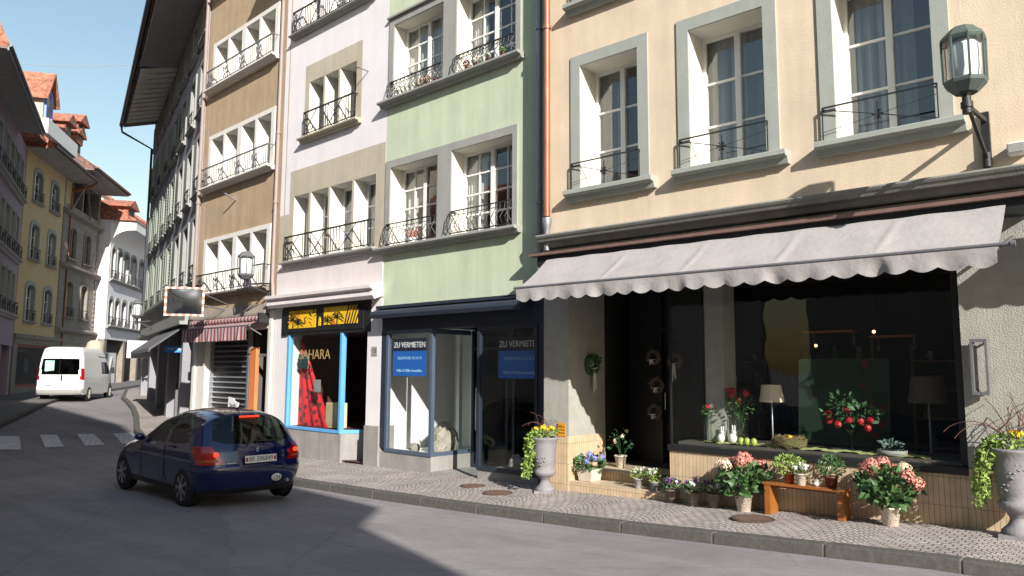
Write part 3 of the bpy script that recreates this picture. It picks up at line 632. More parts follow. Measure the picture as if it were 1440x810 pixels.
# awning
aw = FB(F)
aw.fbox(-.95, 6.34, .18, .36, 3.83, 3.875)
box_ = aw.build('awning_housing', M('brownish_metal', (.17, .105, .09), .5, .2, 5), H, loc=(0, 0, 0))
def awning(Hh, F, u0, u1, o0, z0, o1, z1, vh, mat, per, sag=.04, scal=.05, fold=.02, nu=240, seams=(), name='awning'):
    m = FB(F); vs = []; nv = 10; rr = random.Random(3)
    def oz(u, t):
        w_ = fold*math.sin(u*2.1+.5)*math.sin(PI*t)+.006*math.sin(u*9+3*t)
        for s in seams: w_ += .022*math.exp(-((u-s-.12*(t-.5))/.05)**2)*math.sin(PI*min(1, t*1.05))
        return o0+(o1-o0)*t, z0+(z1-z0)*t-sag*math.sin(PI*t)+w_*.8
    for i in range(nu+1):
        u = u0+(u1-u0)*i/nu
        for j in range(nv+1):
            o, z = oz(u, j/nv); vs.append(F.l(u, o, z))
    m.add(vs, [(i*(nv+1)+j, (i+1)*(nv+1)+j, (i+1)*(nv+1)+j+1, i*(nv+1)+j+1) for i in range(nu) for j in range(nv)], 0, True)
    a = m.build(name, mt[mat] if isinstance(mat, str) else mat, Hh, loc=(0, 0, 0))
    v = FB(F); vs = []; nj = 5
    for i in range(nu*2+1):
        u = u0+(u1-u0)*i/(nu*2); sc = abs(math.sin(PI*(u-u0)/per)); hh = vh-scal*(1-sc)
        fo = .0
        for s in seams: fo += .05*math.exp(-((u-s)/.09)**2)
        for j in range(nj+1):
            t = j/nj; vs.append(F.l(u, o1+.012+t*(.018*math.sin(u*7.1)+.012*math.sin(u*17+1)-fo), z1-.0-hh*t))
    v.add(vs, [(i*(nj+1)+j, (i+1)*(nj+1)+j, (i+1)*(nj+1)+j+1, i*(nj+1)+j+1) for i in range(nu*2) for j in range(nj)], 0, True)
    v.build('valance', mt[mat] if isinstance(mat, str) else mat, a, loc=(0, 0, 0))
    b = FB(F); b.ftube([(u0-.12, o1, z1+.02), (u1+.05, o1, z1+.02)], .022, 8)
    for u in (u0-.03, u1-.1): b.fbar((u, o0-.1, z0-.35), (u, o1, z1), .03)
    for q in (u0-.12,): b.ftube([(q-.04, o1, z1+.02), (q, o1, z1+.02)], .035, 8)
    b.build('awning_arm', mt['irong'], a, loc=(0, 0, 0)); return a
awning(H, F, -.6, 5.98, .3, 3.75, 1.08, 3.18, .215, 'fabric', .273, seams=(.55, 1.75, 3.05, 4.4))
# second, nearly closed awning further along the same front
awning(H, F, -8.6, -1.15, .3, 3.75, .62, 3.55, .2, 'fabric', .273, seams=(-5, -3))
m = FB(F); m.fbox(-.8, 6.2, .0, .28, 3.66, 3.83); m.build('awning_back', mt['dark'], H, loc=(0, 0, 0))
eave(F, H, U0-.3, U1+.1, 12.6, 1.0)
# ================================================================ green house
H = house(FGr, 'green_house', 0, 'pale green house with paired grey framed windows above an empty dark fronted shop to let'); F = FGr; l = F.l
U0, U1 = -.02, 5.02
lo = [(.97, 2.67), (3.09, 4.67)]; up = [(.90, 2.57), (2.98, 4.65)]
ops = [(a, b, 4.56, 6.37, .42) for a, b in lo]+[(a, b, 7.92, 9.72, .42) for a, b in up]+[(a, b, 11.3, 13.0, .42) for a, b in up]
m = FB(F); m.wall(U0, U1, 3.25, 13.6, ops, .42, 0, 1); m.shell(U0, U1, ZB, 13.6, -9, 0)
for z in (3.6, 7.3, 10.6): m.quad(l(U0, -.5, z), l(U1, -.5, z), l(U1, -9, z), l(U0, -9, z), 2)
m.fquad(U0, U1, -3.0, 3.6, 13.6, 2)
m.build('upper_wall', [mt['green'], mt['cream'], mt['interior']], H, loc=(0, 0, 0))
for (ws, zz, z1) in ((lo, 4.56, 6.37), (up, 7.92, 9.72), (up, 11.3, 13.0)):
    a0, b0, a1, b1 = *ws[0], *ws[1]
    m = FB(F); pr = .03
    m.fbox(a0-.13, a0, -.01, pr, zz, z1+.17); m.fbox(b1, b1+.17, -.01, pr, zz, z1+.17); m.fbox(b0, a1, -.01, pr, zz, z1+.17)
    m.fbox(a0, b0, -.01, pr, z1, z1+.17); m.fbox(a1, b1, -.01, pr, z1, z1+.17)
    if zz > 7: m.fbox(a0-.16, b1+.2, -.01, .09, z1+.17, z1+.22)
    m.build('window_surround', mt['greyst'], H, loc=(0, 0, 0), bevel=.004)
    sill(F, H, a0-.22, b1+.34, zz, .22, .13, 'greyst')
    for k, (a, b) in enumerate(ws):
        window(F, H, a, b, zz, z1, .38, 2, 2, 4, curtain='curtain', cfrac=[(.66, 1), (.5, 1), (.72, 1), (.3, 1)][(k+2*(zz > 6)) % 4])
        rail_belly(F, H, a+.03, b-.03+(.1 if k else 0), zz+.02, .5 if zz < 7 else .42, .05, 13, scroll=zz > 7)
pipe(F, H, [(.22, .12, 13.4), (.22, .12, 5.2), (.22, .12, 4.85), (.22, .10, 3.3)], .055, 'zinc', rings=[(.22, .12, 4.9), (.22, .12, 8.2), (.22, .12, 11)])
pipe(FBe, bpy.data.objects['beige_house'], [(6.12, .12, 12.4), (6.12, .12, 4.55)], .06, 'copper', 'drainpipe', rings=[(6.12, .12, 8.0)])
m = FB(FBe); m.lathe([(.05, -.5), (.055, -.15), (.075, -.08), (.09, .05), (.085, .07)], FBe.l(6.12, .12, 4.45), 12)
m.build('drainpipe_funnel', mt['zinc'], bpy.data.objects['beige_house'], loc=(0, 0, 0))
# shop front
m = FB(F)
m.fbox(U0, U1-.05, -.35, .0, 2.72, 3.25)
m.fbox(4.66, 4.95, -.1, .01, .2, 2.72); m.fbox(U0, .34, -.12, .0, -.6, 2.72)
m.build('shop_fascia', mt['navy'], H, loc=(0, 0, 0), bevel=.005)
m = FB(F); m.fprism([(.0, 3.0), (.0, 3.2), (.3, 3.12), (.34, 3.05), (.32, 2.97)], .5, 4.9); m.fbox(.3, 4.98, 0, .1, 3.2, 3.27); m.build('awning_cassette', mt['navy'], H, loc=(0, 0, 0), bevel=.008)
m = FB(F); m.fbox(3.17, 4.92, -.35, .0, -.9, .12); m.fbox(3.17, 3.3, -1.15, -.35, -.9, .12); m.fbox(.3, 1.85, -.35, .0, -.9, .0)
m.build('stone_base', mt['concrete'], H, loc=(0, 0, 0), bevel=.008)
m = FB(F)
def frame_rect(m, u0, u1, z0, z1, o, w, d=.06):
    m.fbox(u0, u0+w, o-d, o, z0, z1); m.fbox(u1-w, u1, o-d, o, z0, z1); m.fbox(u0+w, u1-w, o-d, o, z0, z0+w); m.fbox(u0+w, u1-w, o-d, o, z1-w, z1)
frame_rect(m, 3.17, 4.68, .12, 2.72, .02, .075, .09)
m.fbox(3.17, 3.24, -1.1, -.07, .12, .2); m.fbox(3.17, 3.23, -1.1, -.07, 2.62, 2.72)
w1 = m.build('display_window', mt['bluegrey'], H, loc=(0, 0, 0))
g = FB(F); g.fquad(3.24, 4.61, -.02, .19, 2.65); g.quad(l(3.2, -.07, .2), l(3.2, -1.1, .2), l(3.2, -1.1, 2.62), l(3.2, -.07, 2.62)); g.build('window_pane', mt['shopglass'], w1, loc=(0, 0, 0))
m = FB(F); frame_rect(m, .34, 1.87, .0, 2.72, .02, .07, .09); w2 = m.build('display_window', mt['navy'], H, loc=(0, 0, 0))
g = FB(F); g.fquad(.41, 1.8, -.02, .07, 2.65); g.quad(l(1.84, -.07, .07), l(1.84, -1.1, .07), l(1.84, -1.1, 2.62), l(1.84, -.07, 2.62)); g.build('window_pane', mt['shopglass'], w2, loc=(0, 0, 0))
m = FB(F); m.fbox(1.87, 3.17, -1.15, .0, -.7, -.17); m.build('door_step', mt['concrete'], H, loc=(0, 0, 0))
m = FB(F); frame_rect(m, 1.9, 3.15, -.16, 2.72, -1.1, .07); m.fbox(1.97, 3.08, -1.16, -1.1, 2.3, 2.36); dr = m.build('door', mt['navy'], H, loc=(0, 0, 0))
g = FB(F); g.fquad(1.97, 3.08, -1.13, -.1, 2.66); g.build('door_pane', mt['darkglass'], dr, loc=(0, 0, 0))
m = FB(F); m.ftube([(2.95, -1.05, .6), (2.95, -1.05, 1.5)], .018); m.build('handle', mt['chrome'], dr, loc=(0, 0, 0))
# display room left, back wall white
m = FB(F)
m.quad(l(3.17, -.1, .1), l(4.9, -.1, .1), l(4.9, -2.2, .1), l(3.17, -2.2, .1)); m.fquad(3.17, 4.9, -2.2, .1, 2.75)
m.quad(l(4.9, -.0, .1), l(4.9, -2.2, .1), l(4.9, -2.2, 2.75), l(4.9, -.0, 2.75)); m.quad(l(3.17, -.1, 2.74), l(4.9, -.1, 2.74), l(4.9, -2.2, 2.74), l(3.17, -2.2, 2.74))
m.fbox(4.05, 4.15, -1.7, -1.6, .1, 2.7)
m.build('display_room', mt['shopwhite'], H, loc=(0, 0, 0))
m = FB(F)
for a, b in ((U0+.1, 3.16),):
    m.quad(l(a, -1.2, -.15), l(b, -1.2, -.15), l(b, -6, -.15), l(a, -6, -.15)); m.quad(l(a, -.1, -.0), l(1.85, -.1, -.0), l(1.85, -1.2, -.0), l(a, -1.2, -.0)); m.quad(l(a, -.1, 2.9), l(b, -.1, 2.9), l(b, -6, 2.9), l(a, -6, 2.9)); m.fquad(a, b, -6, -.2, 2.9)
    m.quad(l(a, -.1, -.2), l(a, -6, -.2), l(a, -6, 2.9), l(a, -.1, 2.9)); m.quad(l(b, -1.2, -.2), l(b, -6, -.2), l(b, -6, 2.9), l(b, -1.2, 2.9))
m.fbox(.9, .98, -2.5, -2.4, 0, 2.9)
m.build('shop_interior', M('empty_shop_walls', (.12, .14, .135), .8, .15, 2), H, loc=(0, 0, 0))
eave(F, H, U0, U1, 13.6, 1.0)
def to_let(u, z, o, w_, hh, lab):
    e = F.empty('to_let_poster', u, o, z, lab, 'poster')
    m = MB(); m.box(-w_/2, w_/2, -.004, .004, 0, hh*.66); m.build('blue_panel', mt['signblue'], e)
    m = MB(); m.box(-w_/2, w_/2, -.004, .004, hh*.661, hh); m.build('dark_panel', mt['signnavy'], e)
    text('headline', 'ZU VERMIETEN', .17*w_/1.1, mt['txtwhite'], e, (0, -.006, hh*.82), sx=.92)
    text('phone_line', 'TELEFON 031 313 31 31', .087*w_/1.1, mt['txtpale'], e, (0, -.006, hh*.47), sx=.92)
    text('agent_line', 'Müller & Müller Immobilien', .09*w_/1.1, mt['txtpale'], e, (0, -.006, hh*.14), sx=.86)
to_let(3.97, 1.74, -.05, 1.08, .80, 'blue and navy to-let poster in the sunlit left display window')
to_let(1.16, 1.72, -.42, 1.1, .80, 'blue and navy to-let poster in the shaded window right of the door')
# ================================================================ white house
H = house(FWh, 'white_house', 0, 'narrow white house with sandy window bands above the blue framed shop'); F = FWh; l = F.l
U0, U1 = 0, 4.48
b1 = [(.33, 1.17), (1.25, 2.16), (2.24, 3.01), (3.10, 3.80)]; b2 = [(1.20, 1.88), (1.95, 2.54), (2.61, 3.25)]; b3 = [(.7, 1.7), (1.8, 2.8), (2.9, 3.7)]
ops = [(a, b, 4.62, 6.34, .45) for a, b in b1]+[(a, b, 7.82, 9.29, .45) for a, b in b2]+[(a, b, 10.8, 12.5, .45) for a, b in b3]
m = FB(F); m.wall(U0, U1, 3.7, 13.4, ops, .45, 0, 1); m.shell(U0, U1, ZB, 13.4, -9, 0)
for z in (3.8, 7.2, 10.3): m.quad(l(U0, -.5, z), l(U1, -.5, z), l(U1, -9, z), l(U0, -9, z), 2)
m.fquad(U0, U1, -2.5, 3.6, 13.4, 2)
m.build('upper_wall', [mt['white'], mt['whitejamb'], mt['interior']], H, loc=(0, 0, 0))
# sandy bands around the openings
def band(u0, u1, z0, z1, bays, zb, zt, mat='sand', o=.012):
    m = FB(F); m.wall(u0, u1, z0, z1, [(a, b, zb, zt, .012) for a, b in bays], .012, 0, 0, o)
    m.build('window_band', mt[mat], H, loc=(0, 0, 0))
band(.0, 4.0, 4.62, 7.03, b1, 4.62, 6.34); band(4.0, 4.46, 4.62, 5.9, [], 0, 0); band(.98, 3.44, 7.8, 9.76, b2, 7.82, 9.29)
m = FB(F); m.fbox(0, 4.48, .004, .018, 3.78, 4.5); m.build('pink_band', mt['pinkish'], H, loc=(0, 0, 0))
sill(F, H, .18, 4.12, 4.62, .2, .12, 'greyst'); sill(F, H, .95, 3.5, 7.8, .2, .12, 'sand'); sill(F, H, .45, 4.1, 10.75, .2, .1, 'greyst')
for a, b in b1: window(F, H, a, b, 4.62, 6.34, .42, 1, 1, 3, curtain='curtain', cfrac=(.45, 1))
for i, (a, b) in enumerate(b2): window(F, H, a, b, 7.82, 9.29, .42, 1, 1, 3, fm='greyst', curtain=('curtainblue' if i == 1 else None), cfrac=(.2, .8))
for a, b in b3: window(F, H, a, b, 10.8, 12.5, .42, 1, 1, 3, curtain='curtainblue', cfrac=(.5, 1))
rail_panels(F, H, .34, 4.0, 4.64, .62, .12, 3, 'x'); rail_panels(F, H, 1.12, 3.3, 7.82, .62, .12, 2, 'x'); rail_panels(F, H, .6, 4.0, 10.77, .6, .12, 4, 'x')
# shop
m = FB(F); m.fprism([(0, 3.5), (.22, 3.42), (.28, 3.5), (.26, 3.62), (.34, 3.66), (.34, 3.74), (0, 3.8)], -.0, 4.5); m.build('shop_cornice', mt['pinkish'], H, loc=(0, 0, 0), bevel=.006)
m = FB(F); m.fbox(.38, 4.1, -.2, .03, 2.72, 3.52); m.fbox(3.86, 4.1, -.2, .05, 2.72, 3.4); m.build('fascia_board', mt['dark'], H, loc=(0, 0, 0))
m = FB(F); m.fbox(-.02, .5, -.4, .01, .64, 3.45); m.fbox(3.82, 4.47, -.4, .0, .4, 3.45); m.build('pilaster', mt['white'], H, loc=(0, 0, 0), bevel=.006)
m = FB(F); m.fbox(-.02, .5, -.4, .05, -.9, .64); m.build('pilaster_base', mt['concrete'], H, loc=(0, 0, 0), bevel=.01)
m = FB(F); m.fbox(1.38, 4.47, -.3, .04, -.9, .40); m.fbox(.95, 1.38, -1.0, -.15, -.9, .38) if False else None
m.prism([l(1.42, .04, -.9), l(1.42, -.3, -.9), l(.98, -.75, -.9), l(.93, -.6, -.9)], (0, 0, 1.3)); m.build('stone_base', mt['concrete'], H, loc=(0, 0, 0), bevel=.008)
m = FB(F); m.fbox(1.42, 3.8, -.08, .06, .402, .458); m.fbox(3.73, 3.8, -.08, .04, .46, 2.72); m.fbox(1.42, 1.49, -.08, .05, .46, 2.72)
m.prism([l(1.42, .05, .402), l(1.42, -.03, .402), l(1.0, -.62, .402), l(.95, -.55, .402)], (0, 0, .08))
w1 = m.build('display_window', mt['winblue'], H, loc=(0, 0, 0))
g = FB(F); g.fquad(1.49, 3.73, -.03, .46, 2.72); g.build('window_pane', mt['shopglass'], w1, loc=(0, 0, 0))
m = FB(F)
m.quad(l(.5, 0, 2.73), l(3.9, 0, 2.73), l(3.9, -4, 2.73), l(.5, -4, 2.73)); m.fquad(.5, 3.9, -3, -.5, 2.75); m.quad(l(3.9, 0, -.5), l(3.9, -4, -.5), l(3.9, -4, 2.75), l(3.9, 0, 2.75)); m.quad(l(.5, -.4, -.5), l(.5, -4, -.5), l(.5, -4, 2.75), l(.5, -.4, 2.75))
m.quad(l(1.42, 0, .45), l(3.9, 0, .45), l(3.9, -4, .45), l(1.42, -4, .45)); m.quad(l(.5, 0, -.2), l(1.42, 0, -.2), l(1.42, -4, -.2), l(.5, -4, -.2)); m.quad(l(1.42, -.3, -.2), l(1.42, -3, -.2), l(1.42, -3, .45), l(1.42, -.3, .45))
m.build('shop_interior', M('maroon_shop_wall', (.075, .022, .02), .85, .2, 2), H, loc=(0, 0, 0))
m = FB(F); m.fbox(.55, 1.35, -1.6, -1.55, -.2, 2.5); m.build('door', mt['dark'], H, loc=(0, 0, 0))
# palm sign
e = F.empty('palm_tree_sign', 2.25, .05, 2.8, 'long black and yellow sign with palm trees above the blue framed shop window', 'sign')
SG = -1  # x = -u
m = MB(); m.box(-1.62, 1.62, 0, .04, 0, .60); m.build('sign_board', mt['dark'], e)
m = MB(); ym = mt['gold']
m.box(-1.5, -.28, -.008, 0, .09, .53); m.box(.06, 1.42, -.008, 0, .13, .55)
m.build('yellow_field', ym, e)
mb = MB(); mo = MB(); mr_ = MB()
def palm(x, z, h, s, mbx, lean=0.):
    mbx.bar((x, -.012, z), (x+lean, -.012, z+h), .035*s, .006)
    for k in range(9):
        t = PI*(k/8)*1.25-.4; 
        p0 = Vector((x+lean, -.012, z+h)); p1 = p0+Vector((math.cos(t)*.16*s, 0, math.sin(t)*.13*s)); p2 = p1+Vector((math.cos(t)*.10*s, 0, -.05*s))
        mbx.bar(p0, p1, .028*s, .006); mbx.bar(p1, p2, .022*s, .006)
rr = random.Random(2)
for x, z, h, s in ((-1.3, .1, .2, 1.1), (-1.05, .1, .12, .9), (.22, .1, .13, 1.), (.62, .1, .2, 1.1)): palm(x, z, h, s, mb if x < 0 else mr_)
for k in range(5): mr_.bar((.95+k*.1, -.012, .12), (1.1+k*.12, -.012, .56), .05, .006)
for k in range(16): 
    x = -1.45+rr.random()*1.1; z = .12+rr.random()*.34; a = rr.random()*PI; mb.bar((x, -.012, z), (x+.13*math.cos(a), -.012, z+.1*math.sin(a)), .03, .006)
for k in range(22):
    x = -1.45+rr.random()*1.1; z = .12+rr.random()*.34; a = rr.random()*PI; mo.bar((x, -.014, z), (x+.12*math.cos(a), -.014, z+.1*math.sin(a)), .022, .006)
mo.prism([(.35, -.014, .13), (.6, -.014, .13), (.5, -.014, .26)], (0, .004, 0)); mo.bar((1.0, -.016, .14), (1.25, -.016, .54), .03, .006)
mb.build('palm_silhouettes', mt['dark'], e); mr_.build('palm_silhouettes', mt['dark'], e); mo.build('orange_marks', M('sign_orange', (.62, .20, .02), .6, .1, 5), e)
m = MB(); m.box(-.16, -.06, -.01, 0, .12, .26); m.lathe([(.05, 0), (.05, .001)], (0, 0, 0), 3) if False else None; m.prism([(-.16, -.01, .26), (-.06, -.01, .26), (-.08, -.01, .31), (-.11, -.01, .34), (-.14, -.01, .31)], (0, .008, 0)); m.build('yellow_doorway', ym, e)
# shop window contents
e = F.empty('red_patterned_cloth', 3.16, -.12, .46, 'red patterned cloth hanging inside the blue framed shop window', 'cloth')
m = MB(); vs = []
for i in range(25):
    for j in range(25):
        t = j/24; wd = 1.45*(1-t)**1.0+.08; x = -.56+wd*i/24; vs.append((x-.04, .20+.03*math.sin(i*.9), 2.15*t))
m.add(vs, [(i*25+j, (i+1)*25+j, (i+1)*25+j+1, i*25+j+1) for i in range(24) for j in range(24)], 0, True)
rm = bpy.data.materials.new('red_dotted_cloth'); rm.use_nodes = True; nt_ = rm.node_tree
vo = N_(nt_, 'ShaderNodeTexVoronoi'); vo.inputs['Scale'].default_value = 6.5; tc_ = N_(nt_, 'ShaderNodeTexCoord'); nt_.links.new(tc_.outputs['Object'], vo.inputs['Vector'])
cr = N_(nt_, 'ShaderNodeValToRGB'); cr.color_ramp.interpolation = 'CONSTANT'; cr.color_ramp.elements[0].color = (.14, .03, .03, 1); cr.color_ramp.elements[1].position = .42; cr.color_ramp.elements[1].color = (.62, .03, .035, 1)
nt_.links.new(vo.outputs['Distance'], cr.inputs[0]); nt_.links.new(cr.outputs[0], nt_.nodes['Principled BSDF'].inputs['Base Color'])
m.build('cloth', rm, e)
e = F.empty('cream_cardboard_box', 2.28, -.32, .46, 'cream cardboard box at the foot of the red cloth in the shop window', 'box')
m = MB(); m.box(-.26, .26, 0, .26, 0, .60); m.build('box_body', M('cream_card', (.62, .50, .27), .8, .08, 3), e, bevel=.01)
m = MB(); m.box(-.25, .25, -.006, -.002, .06, .56); m.build('box_label', M('cream_card_label', (.5, .42, .25), .8, .12, 6), e)
e = F.empty('picture_plaque', 3.45, -.2, 1.9, 'small dark green framed plaque at the left edge of the blue framed window', 'plaque'); m = MB(); m.box(-.2, .2, 0, .02, 0, .34); m.build('plaque_board', M('dark_green_board', (.03, .07, .05), .5, .2, 5), e); m = MB(); m.box(-.22, .22, .021, .03, -.02, .36); m.build('plaque_frame', mt['greyst'], e)
e = F.empty('paper_notice', 2.55, -.06, 1.32, 'grey paper notice taped behind the glass of the blue framed window', 'notice'); m = MB(); m.box(-.14, .14, 0, .006, 0, .3); m.build('sheet', mt['greyst'], e)
m = MB(); m.box(-.08, .08, -.004, -.001, .06, .22); m.build('print_block', mt['curtaing'], e)
e = F.empty('window_lettering', 2.65, -.02, 2.12, 'thin gold outline lettering across the top of the blue framed shop glass', 'lettering')
text('letters', 'SAHARA', .34, M('gold_thread', (.34, .23, .09), .6, 0), e, (0, -.004, .1), sx=1.05)
e = F.empty('house_number_plate', .22, .014, 2.18, 'small grey house number plate on the white pilaster', 'number plate'); m = MB(); m.box(-.1, .1, -.012, 0, 0, .2); m.build('plate', mt['greyst'], e); text('digits', '13', .14, mt['txtblack'], e, (0, -.014, .1))
# iron hook on the white wall
e = F.empty('wall_hook', .75, 0.0, 8.9, 'small iron hook casting a shadow high on the white wall', 'hook'); m = MB(); m.bar((0, 0, 0), (0, -.3, 0), .02); m.bar((-.08, -.3, .02), (.06, -.3, -.02), .03); m.build('hook_bar', mt['irong'], e)
eave(F, H, U0, U1, 13.4, 1.0)
# ================================================================ brown house
H = house(FBr, 'brown_house', 0, 'ochre brown plastered house with rows of white jambed windows and a red striped awning'); F = FBr; l = F.l
U0, U1 = -.02, 5.2
def bays(u0, u1): 
    p = (u1-u0-.12)/4; s = [u0, u0+p, u0+2*p+.12, u0+3*p+.12]; return [(a+.06, a+p-.06) for a in s]
BB = bays(.78, 4.6)
ops = [(a, b, zb, zt, .5) for zb, zt in ((4.08, 5.66), (7.38, 8.93), (10.52, 11.95), (13.7, 15.0)) for a, b in BB]
m = FB(F); m.wall(U0, U1, 3.55, 15.6, ops, .5, 0, 1); m.shell(U0, U1, ZB, 15.6, -9, 0)
for z in (3.6, 6.9, 10.1, 13.2): m.quad(l(U0, -.55, z), l(U1, -.55, z), l(U1, -9, z), l(U0, -9, z), 2)
m.fquad(U0, U1, -2.0, 3.6, 15.6, 2)
m.build('upper_wall', [mt['brown'], mt['whitejamb'], mt['interior']], H, loc=(0, 0, 0))
for k, (zb, zt) in enumerate(((4.08, 5.66), (7.38, 8.93), (10.52, 11.95), (13.7, 15.0))):
    m = FB(F); m.wall(.66, 4.72, zb, zt+.13, [(a, b, zb, zt, .03) for a, b in BB], .03, 0, 0, .035)
    for u in (.66, 4.72): m.quad(l(u, 0, zb), l(u, .035, zb), l(u, .035, zt+.13), l(u, 0, zt+.13))
    m.quad(l(.66, 0, zt+.13), l(4.72, 0, zt+.13), l(4.72, .035, zt+.13), l(.66, .035, zt+.13))
    m.build('window_surround', mt['whitejamb'], H, loc=(0, 0, 0))
    for a, b in BB: window(F, H, a, b, zb, zt, .47, 1, 1, 3, curtain='curtain', cfrac=(.0, 1))
    sill(F, H, .55, 4.85, zb, .26, .13, 'whitejamb' if k else 'sandst'); rail_panels(F, H, .66, 4.75, zb+.02, .56, .2, 4, 'scroll', 'irong' if k else 'iron')
pipe(F, H, [(.30, .1, 15.4), (.30, .1, 4.2), (.22, .12, 3.9), (.2, .1, 3.4)], .05, 'pipebrown', rings=[(.3, .1, 6.3), (.3, .1, 8.2)])
pipe(F, H, [(5.12, .1, 15.4), (5.12, .1, 3.2)], .06, 'pipebrown', rings=[(5.12, .1, 7)])
m = FB(F); m.fbar((2.8, 0, 6.75), (2.8, .35, 6.9), .05, .03); m.build('wall_bracket', mt['zinc'], H, loc=(0, 0, 0))
# shop
m = FB(F); m.fprism([(0, 3.32), (.12, 3.35), (.2, 3.3), (.2, 3.36), (.06, 3.6), (0, 3.62)], .5, 5.0); m.build('shop_hood', mt['sandst'], H, loc=(0, 0, 0))
m = FB(F); m.fbox(4.2, 5.2, -.3, .0, -1, 3.55); m.fbox(-.02, .62, -.3, .0, -1, 3.55); m.fbox(.62, 4.2, -.3, -.0, 2.95, 3.55); m.fbox(4.2, 4.32, -.02, .05, -.9, 2.95); m.fbox(4.9, 5.0, -.02, .05, -.9, 2.95)
m.fbox(.35, .5, -.01, .04, -.9, 3.4)
m.build('ground_floor_wall', mt['whitejamb'], H, loc=(0, 0, 0), bevel=.006)
m = FB(F); m.fbox(1.75, 4.2, -.25, -.2, -.7, 2.95); 
sh = m.build('shutter', mt['dark'], H, loc=(0, 0, 0))
m = FB(F)
for i in range(22): z = -.35+i*.15; m.fprism([(-.2, z), (-.16, z+.012), (-.185, z+.045), (-.2, z+.05)], 1.9, 4.12)
m.build('shutter_slats', mt['zinc'], sh, loc=(0, 0, 0))
m = FB(F); m.fbox(4.12, 4.2, -.2, -.1, -.7, 2.95); m.fbox(1.8, 1.9, -.2, -.1, -.7, 2.95); m.build('shutter_guide', mt['zinc'], sh, loc=(0, 0, 0))
m = FB(F); m.fbox(.62, 1.8, -1.6, -.2, -.7, -.4); m.fbox(.62, 1.8, -.22, -.12, 2.2, 2.28); m.fbox(.62, .7, -.22, -.12, -.5, 2.95); m.build('door_frame', mt['zinc'], H, loc=(0, 0, 0))
m = FB(F); m.fbox(1.32, 1.66, -.16, -.06, -.45, 2.45); m.build('door', mt['orange'], H, loc=(0, 0, 0), bevel=.01)
m = FB(F); m.fquad(.6, 1.9, -1.6, -.9, 3); m.quad(l(1.9, -.2, -.9), l(1.9, -1.6, -.9), l(1.9, -1.6, 3), l(1.9, -.2, 3)); m.quad(l(.6, -.2, -.9), l(.6, -1.6, -.9), l(.6, -1.6, 3), l(.6, -.2, 3)); m.build('doorway', mt['interior'], H, loc=(0, 0, 0))
# striped awning
sm = bpy.data.materials.new('red_white_stripes'); sm.use_nodes = True; nt_ = sm.node_tree; tc_ = N_(nt_, 'ShaderNodeTexCoord'); wv = N_(nt_, 'ShaderNodeTexWave'); wv.bands_direction = 'X'; wv.inputs['Scale'].default_value = 1.6; wv.inputs['Distortion'].default_value = 0
nt_.links.new(tc_.outputs['Object'], wv.inputs['Vector']); cr = N_(nt_, 'ShaderNodeValToRGB'); cr.color_ramp.interpolation = 'CONSTANT'; cr.color_ramp.elements[0].color = (.25, .055, .07, 1); cr.color_ramp.elements[1].position = .5; cr.color_ramp.elements[1].color = (.44, .37, .37, 1)
nt_.links.new(wv.outputs['Fac'], cr.inputs[0]); nt_.links.new(cr.outputs[0], nt_.nodes['Principled BSDF'].inputs['Base Color']); nt_.nodes['Principled BSDF'].inputs['Roughness'].default_value = .9
m = FB(F); m.ftube([(.62, .22, 3.2), (4.8, .22, 3.2)], .085, 10); rl = m.build('awning_roller', sm, H, loc=(0, 0, 0))
m = FB(F)
for u in (.55, 4.86): m.fbox(u-.05, u+.05, 0, .32, 3.08, 3.34)
m.build('roller_bracket', mt['iron'], rl, loc=(0, 0, 0))
awning(H, F, .72, 4.72, .25, 3.12, .55, 2.98, .36, sm, .14, .0, .012, .0, nu=160)
eave(F, H, U0-.1, U1+.1, 15.6, 1.6)
e = F.empty('hanging_shop_sign', 2.0, .2, .65, 'small white cut-out shop sign standing before the grey shutter', 'sign')
m = MB(); m.prism([(-.3, 0, .1), (.28, 0, .02), (.32, 0, .3), (.1, 0, .34), (0, 0, .42), (-.28, 0, .45)], (0, .02, 0)); m.bar((0, .01, -.9), (0, .01, .05), .03); m.build('sign_board', mt['wplate'], e)
text('lettering', 'Sandy', .17, mt['txtblack'], e, (0, -.006, .22), sx=.9)
# ================================================================ grey raking house
H = house(FKg, 'grey_house', 0, 'tall grey house in raking light with a huge overhanging eave and rows of shutters'); F = FKg; l = F.l
U0, U1 = -.02, 18.4
KU = [1.5, 3.7, 6.0, 8.4, 11.0, 13.8, 16.4]; ops = []
KR = [(4.65, 6.75), (7.55, 9.5), (10.35, 12.1), (12.95, 14.2)]
for za, zb in KR: ops += [(u-.5, u+.5, za, zb, .35) for u in KU]
m = FB(F); m.wall(U0, U1, 3.2, 14.75, ops, .35, 0, 1); m.shell(U0, U1, ZB, 14.75, -9, 0)
for z in (4.2, 7.1, 9.9, 12.6): m.quad(l(U0, -.4, z), l(U1, -.4, z), l(U1, -9, z), l(U0, -9, z), 2)
m.fquad(U0, U1, -2.0, 3.2, 14.75, 2)
m.build('upper_wall', [mt['mauvegrey'], mt['greyst'], mt['interior']], H, loc=(0, 0, 0))
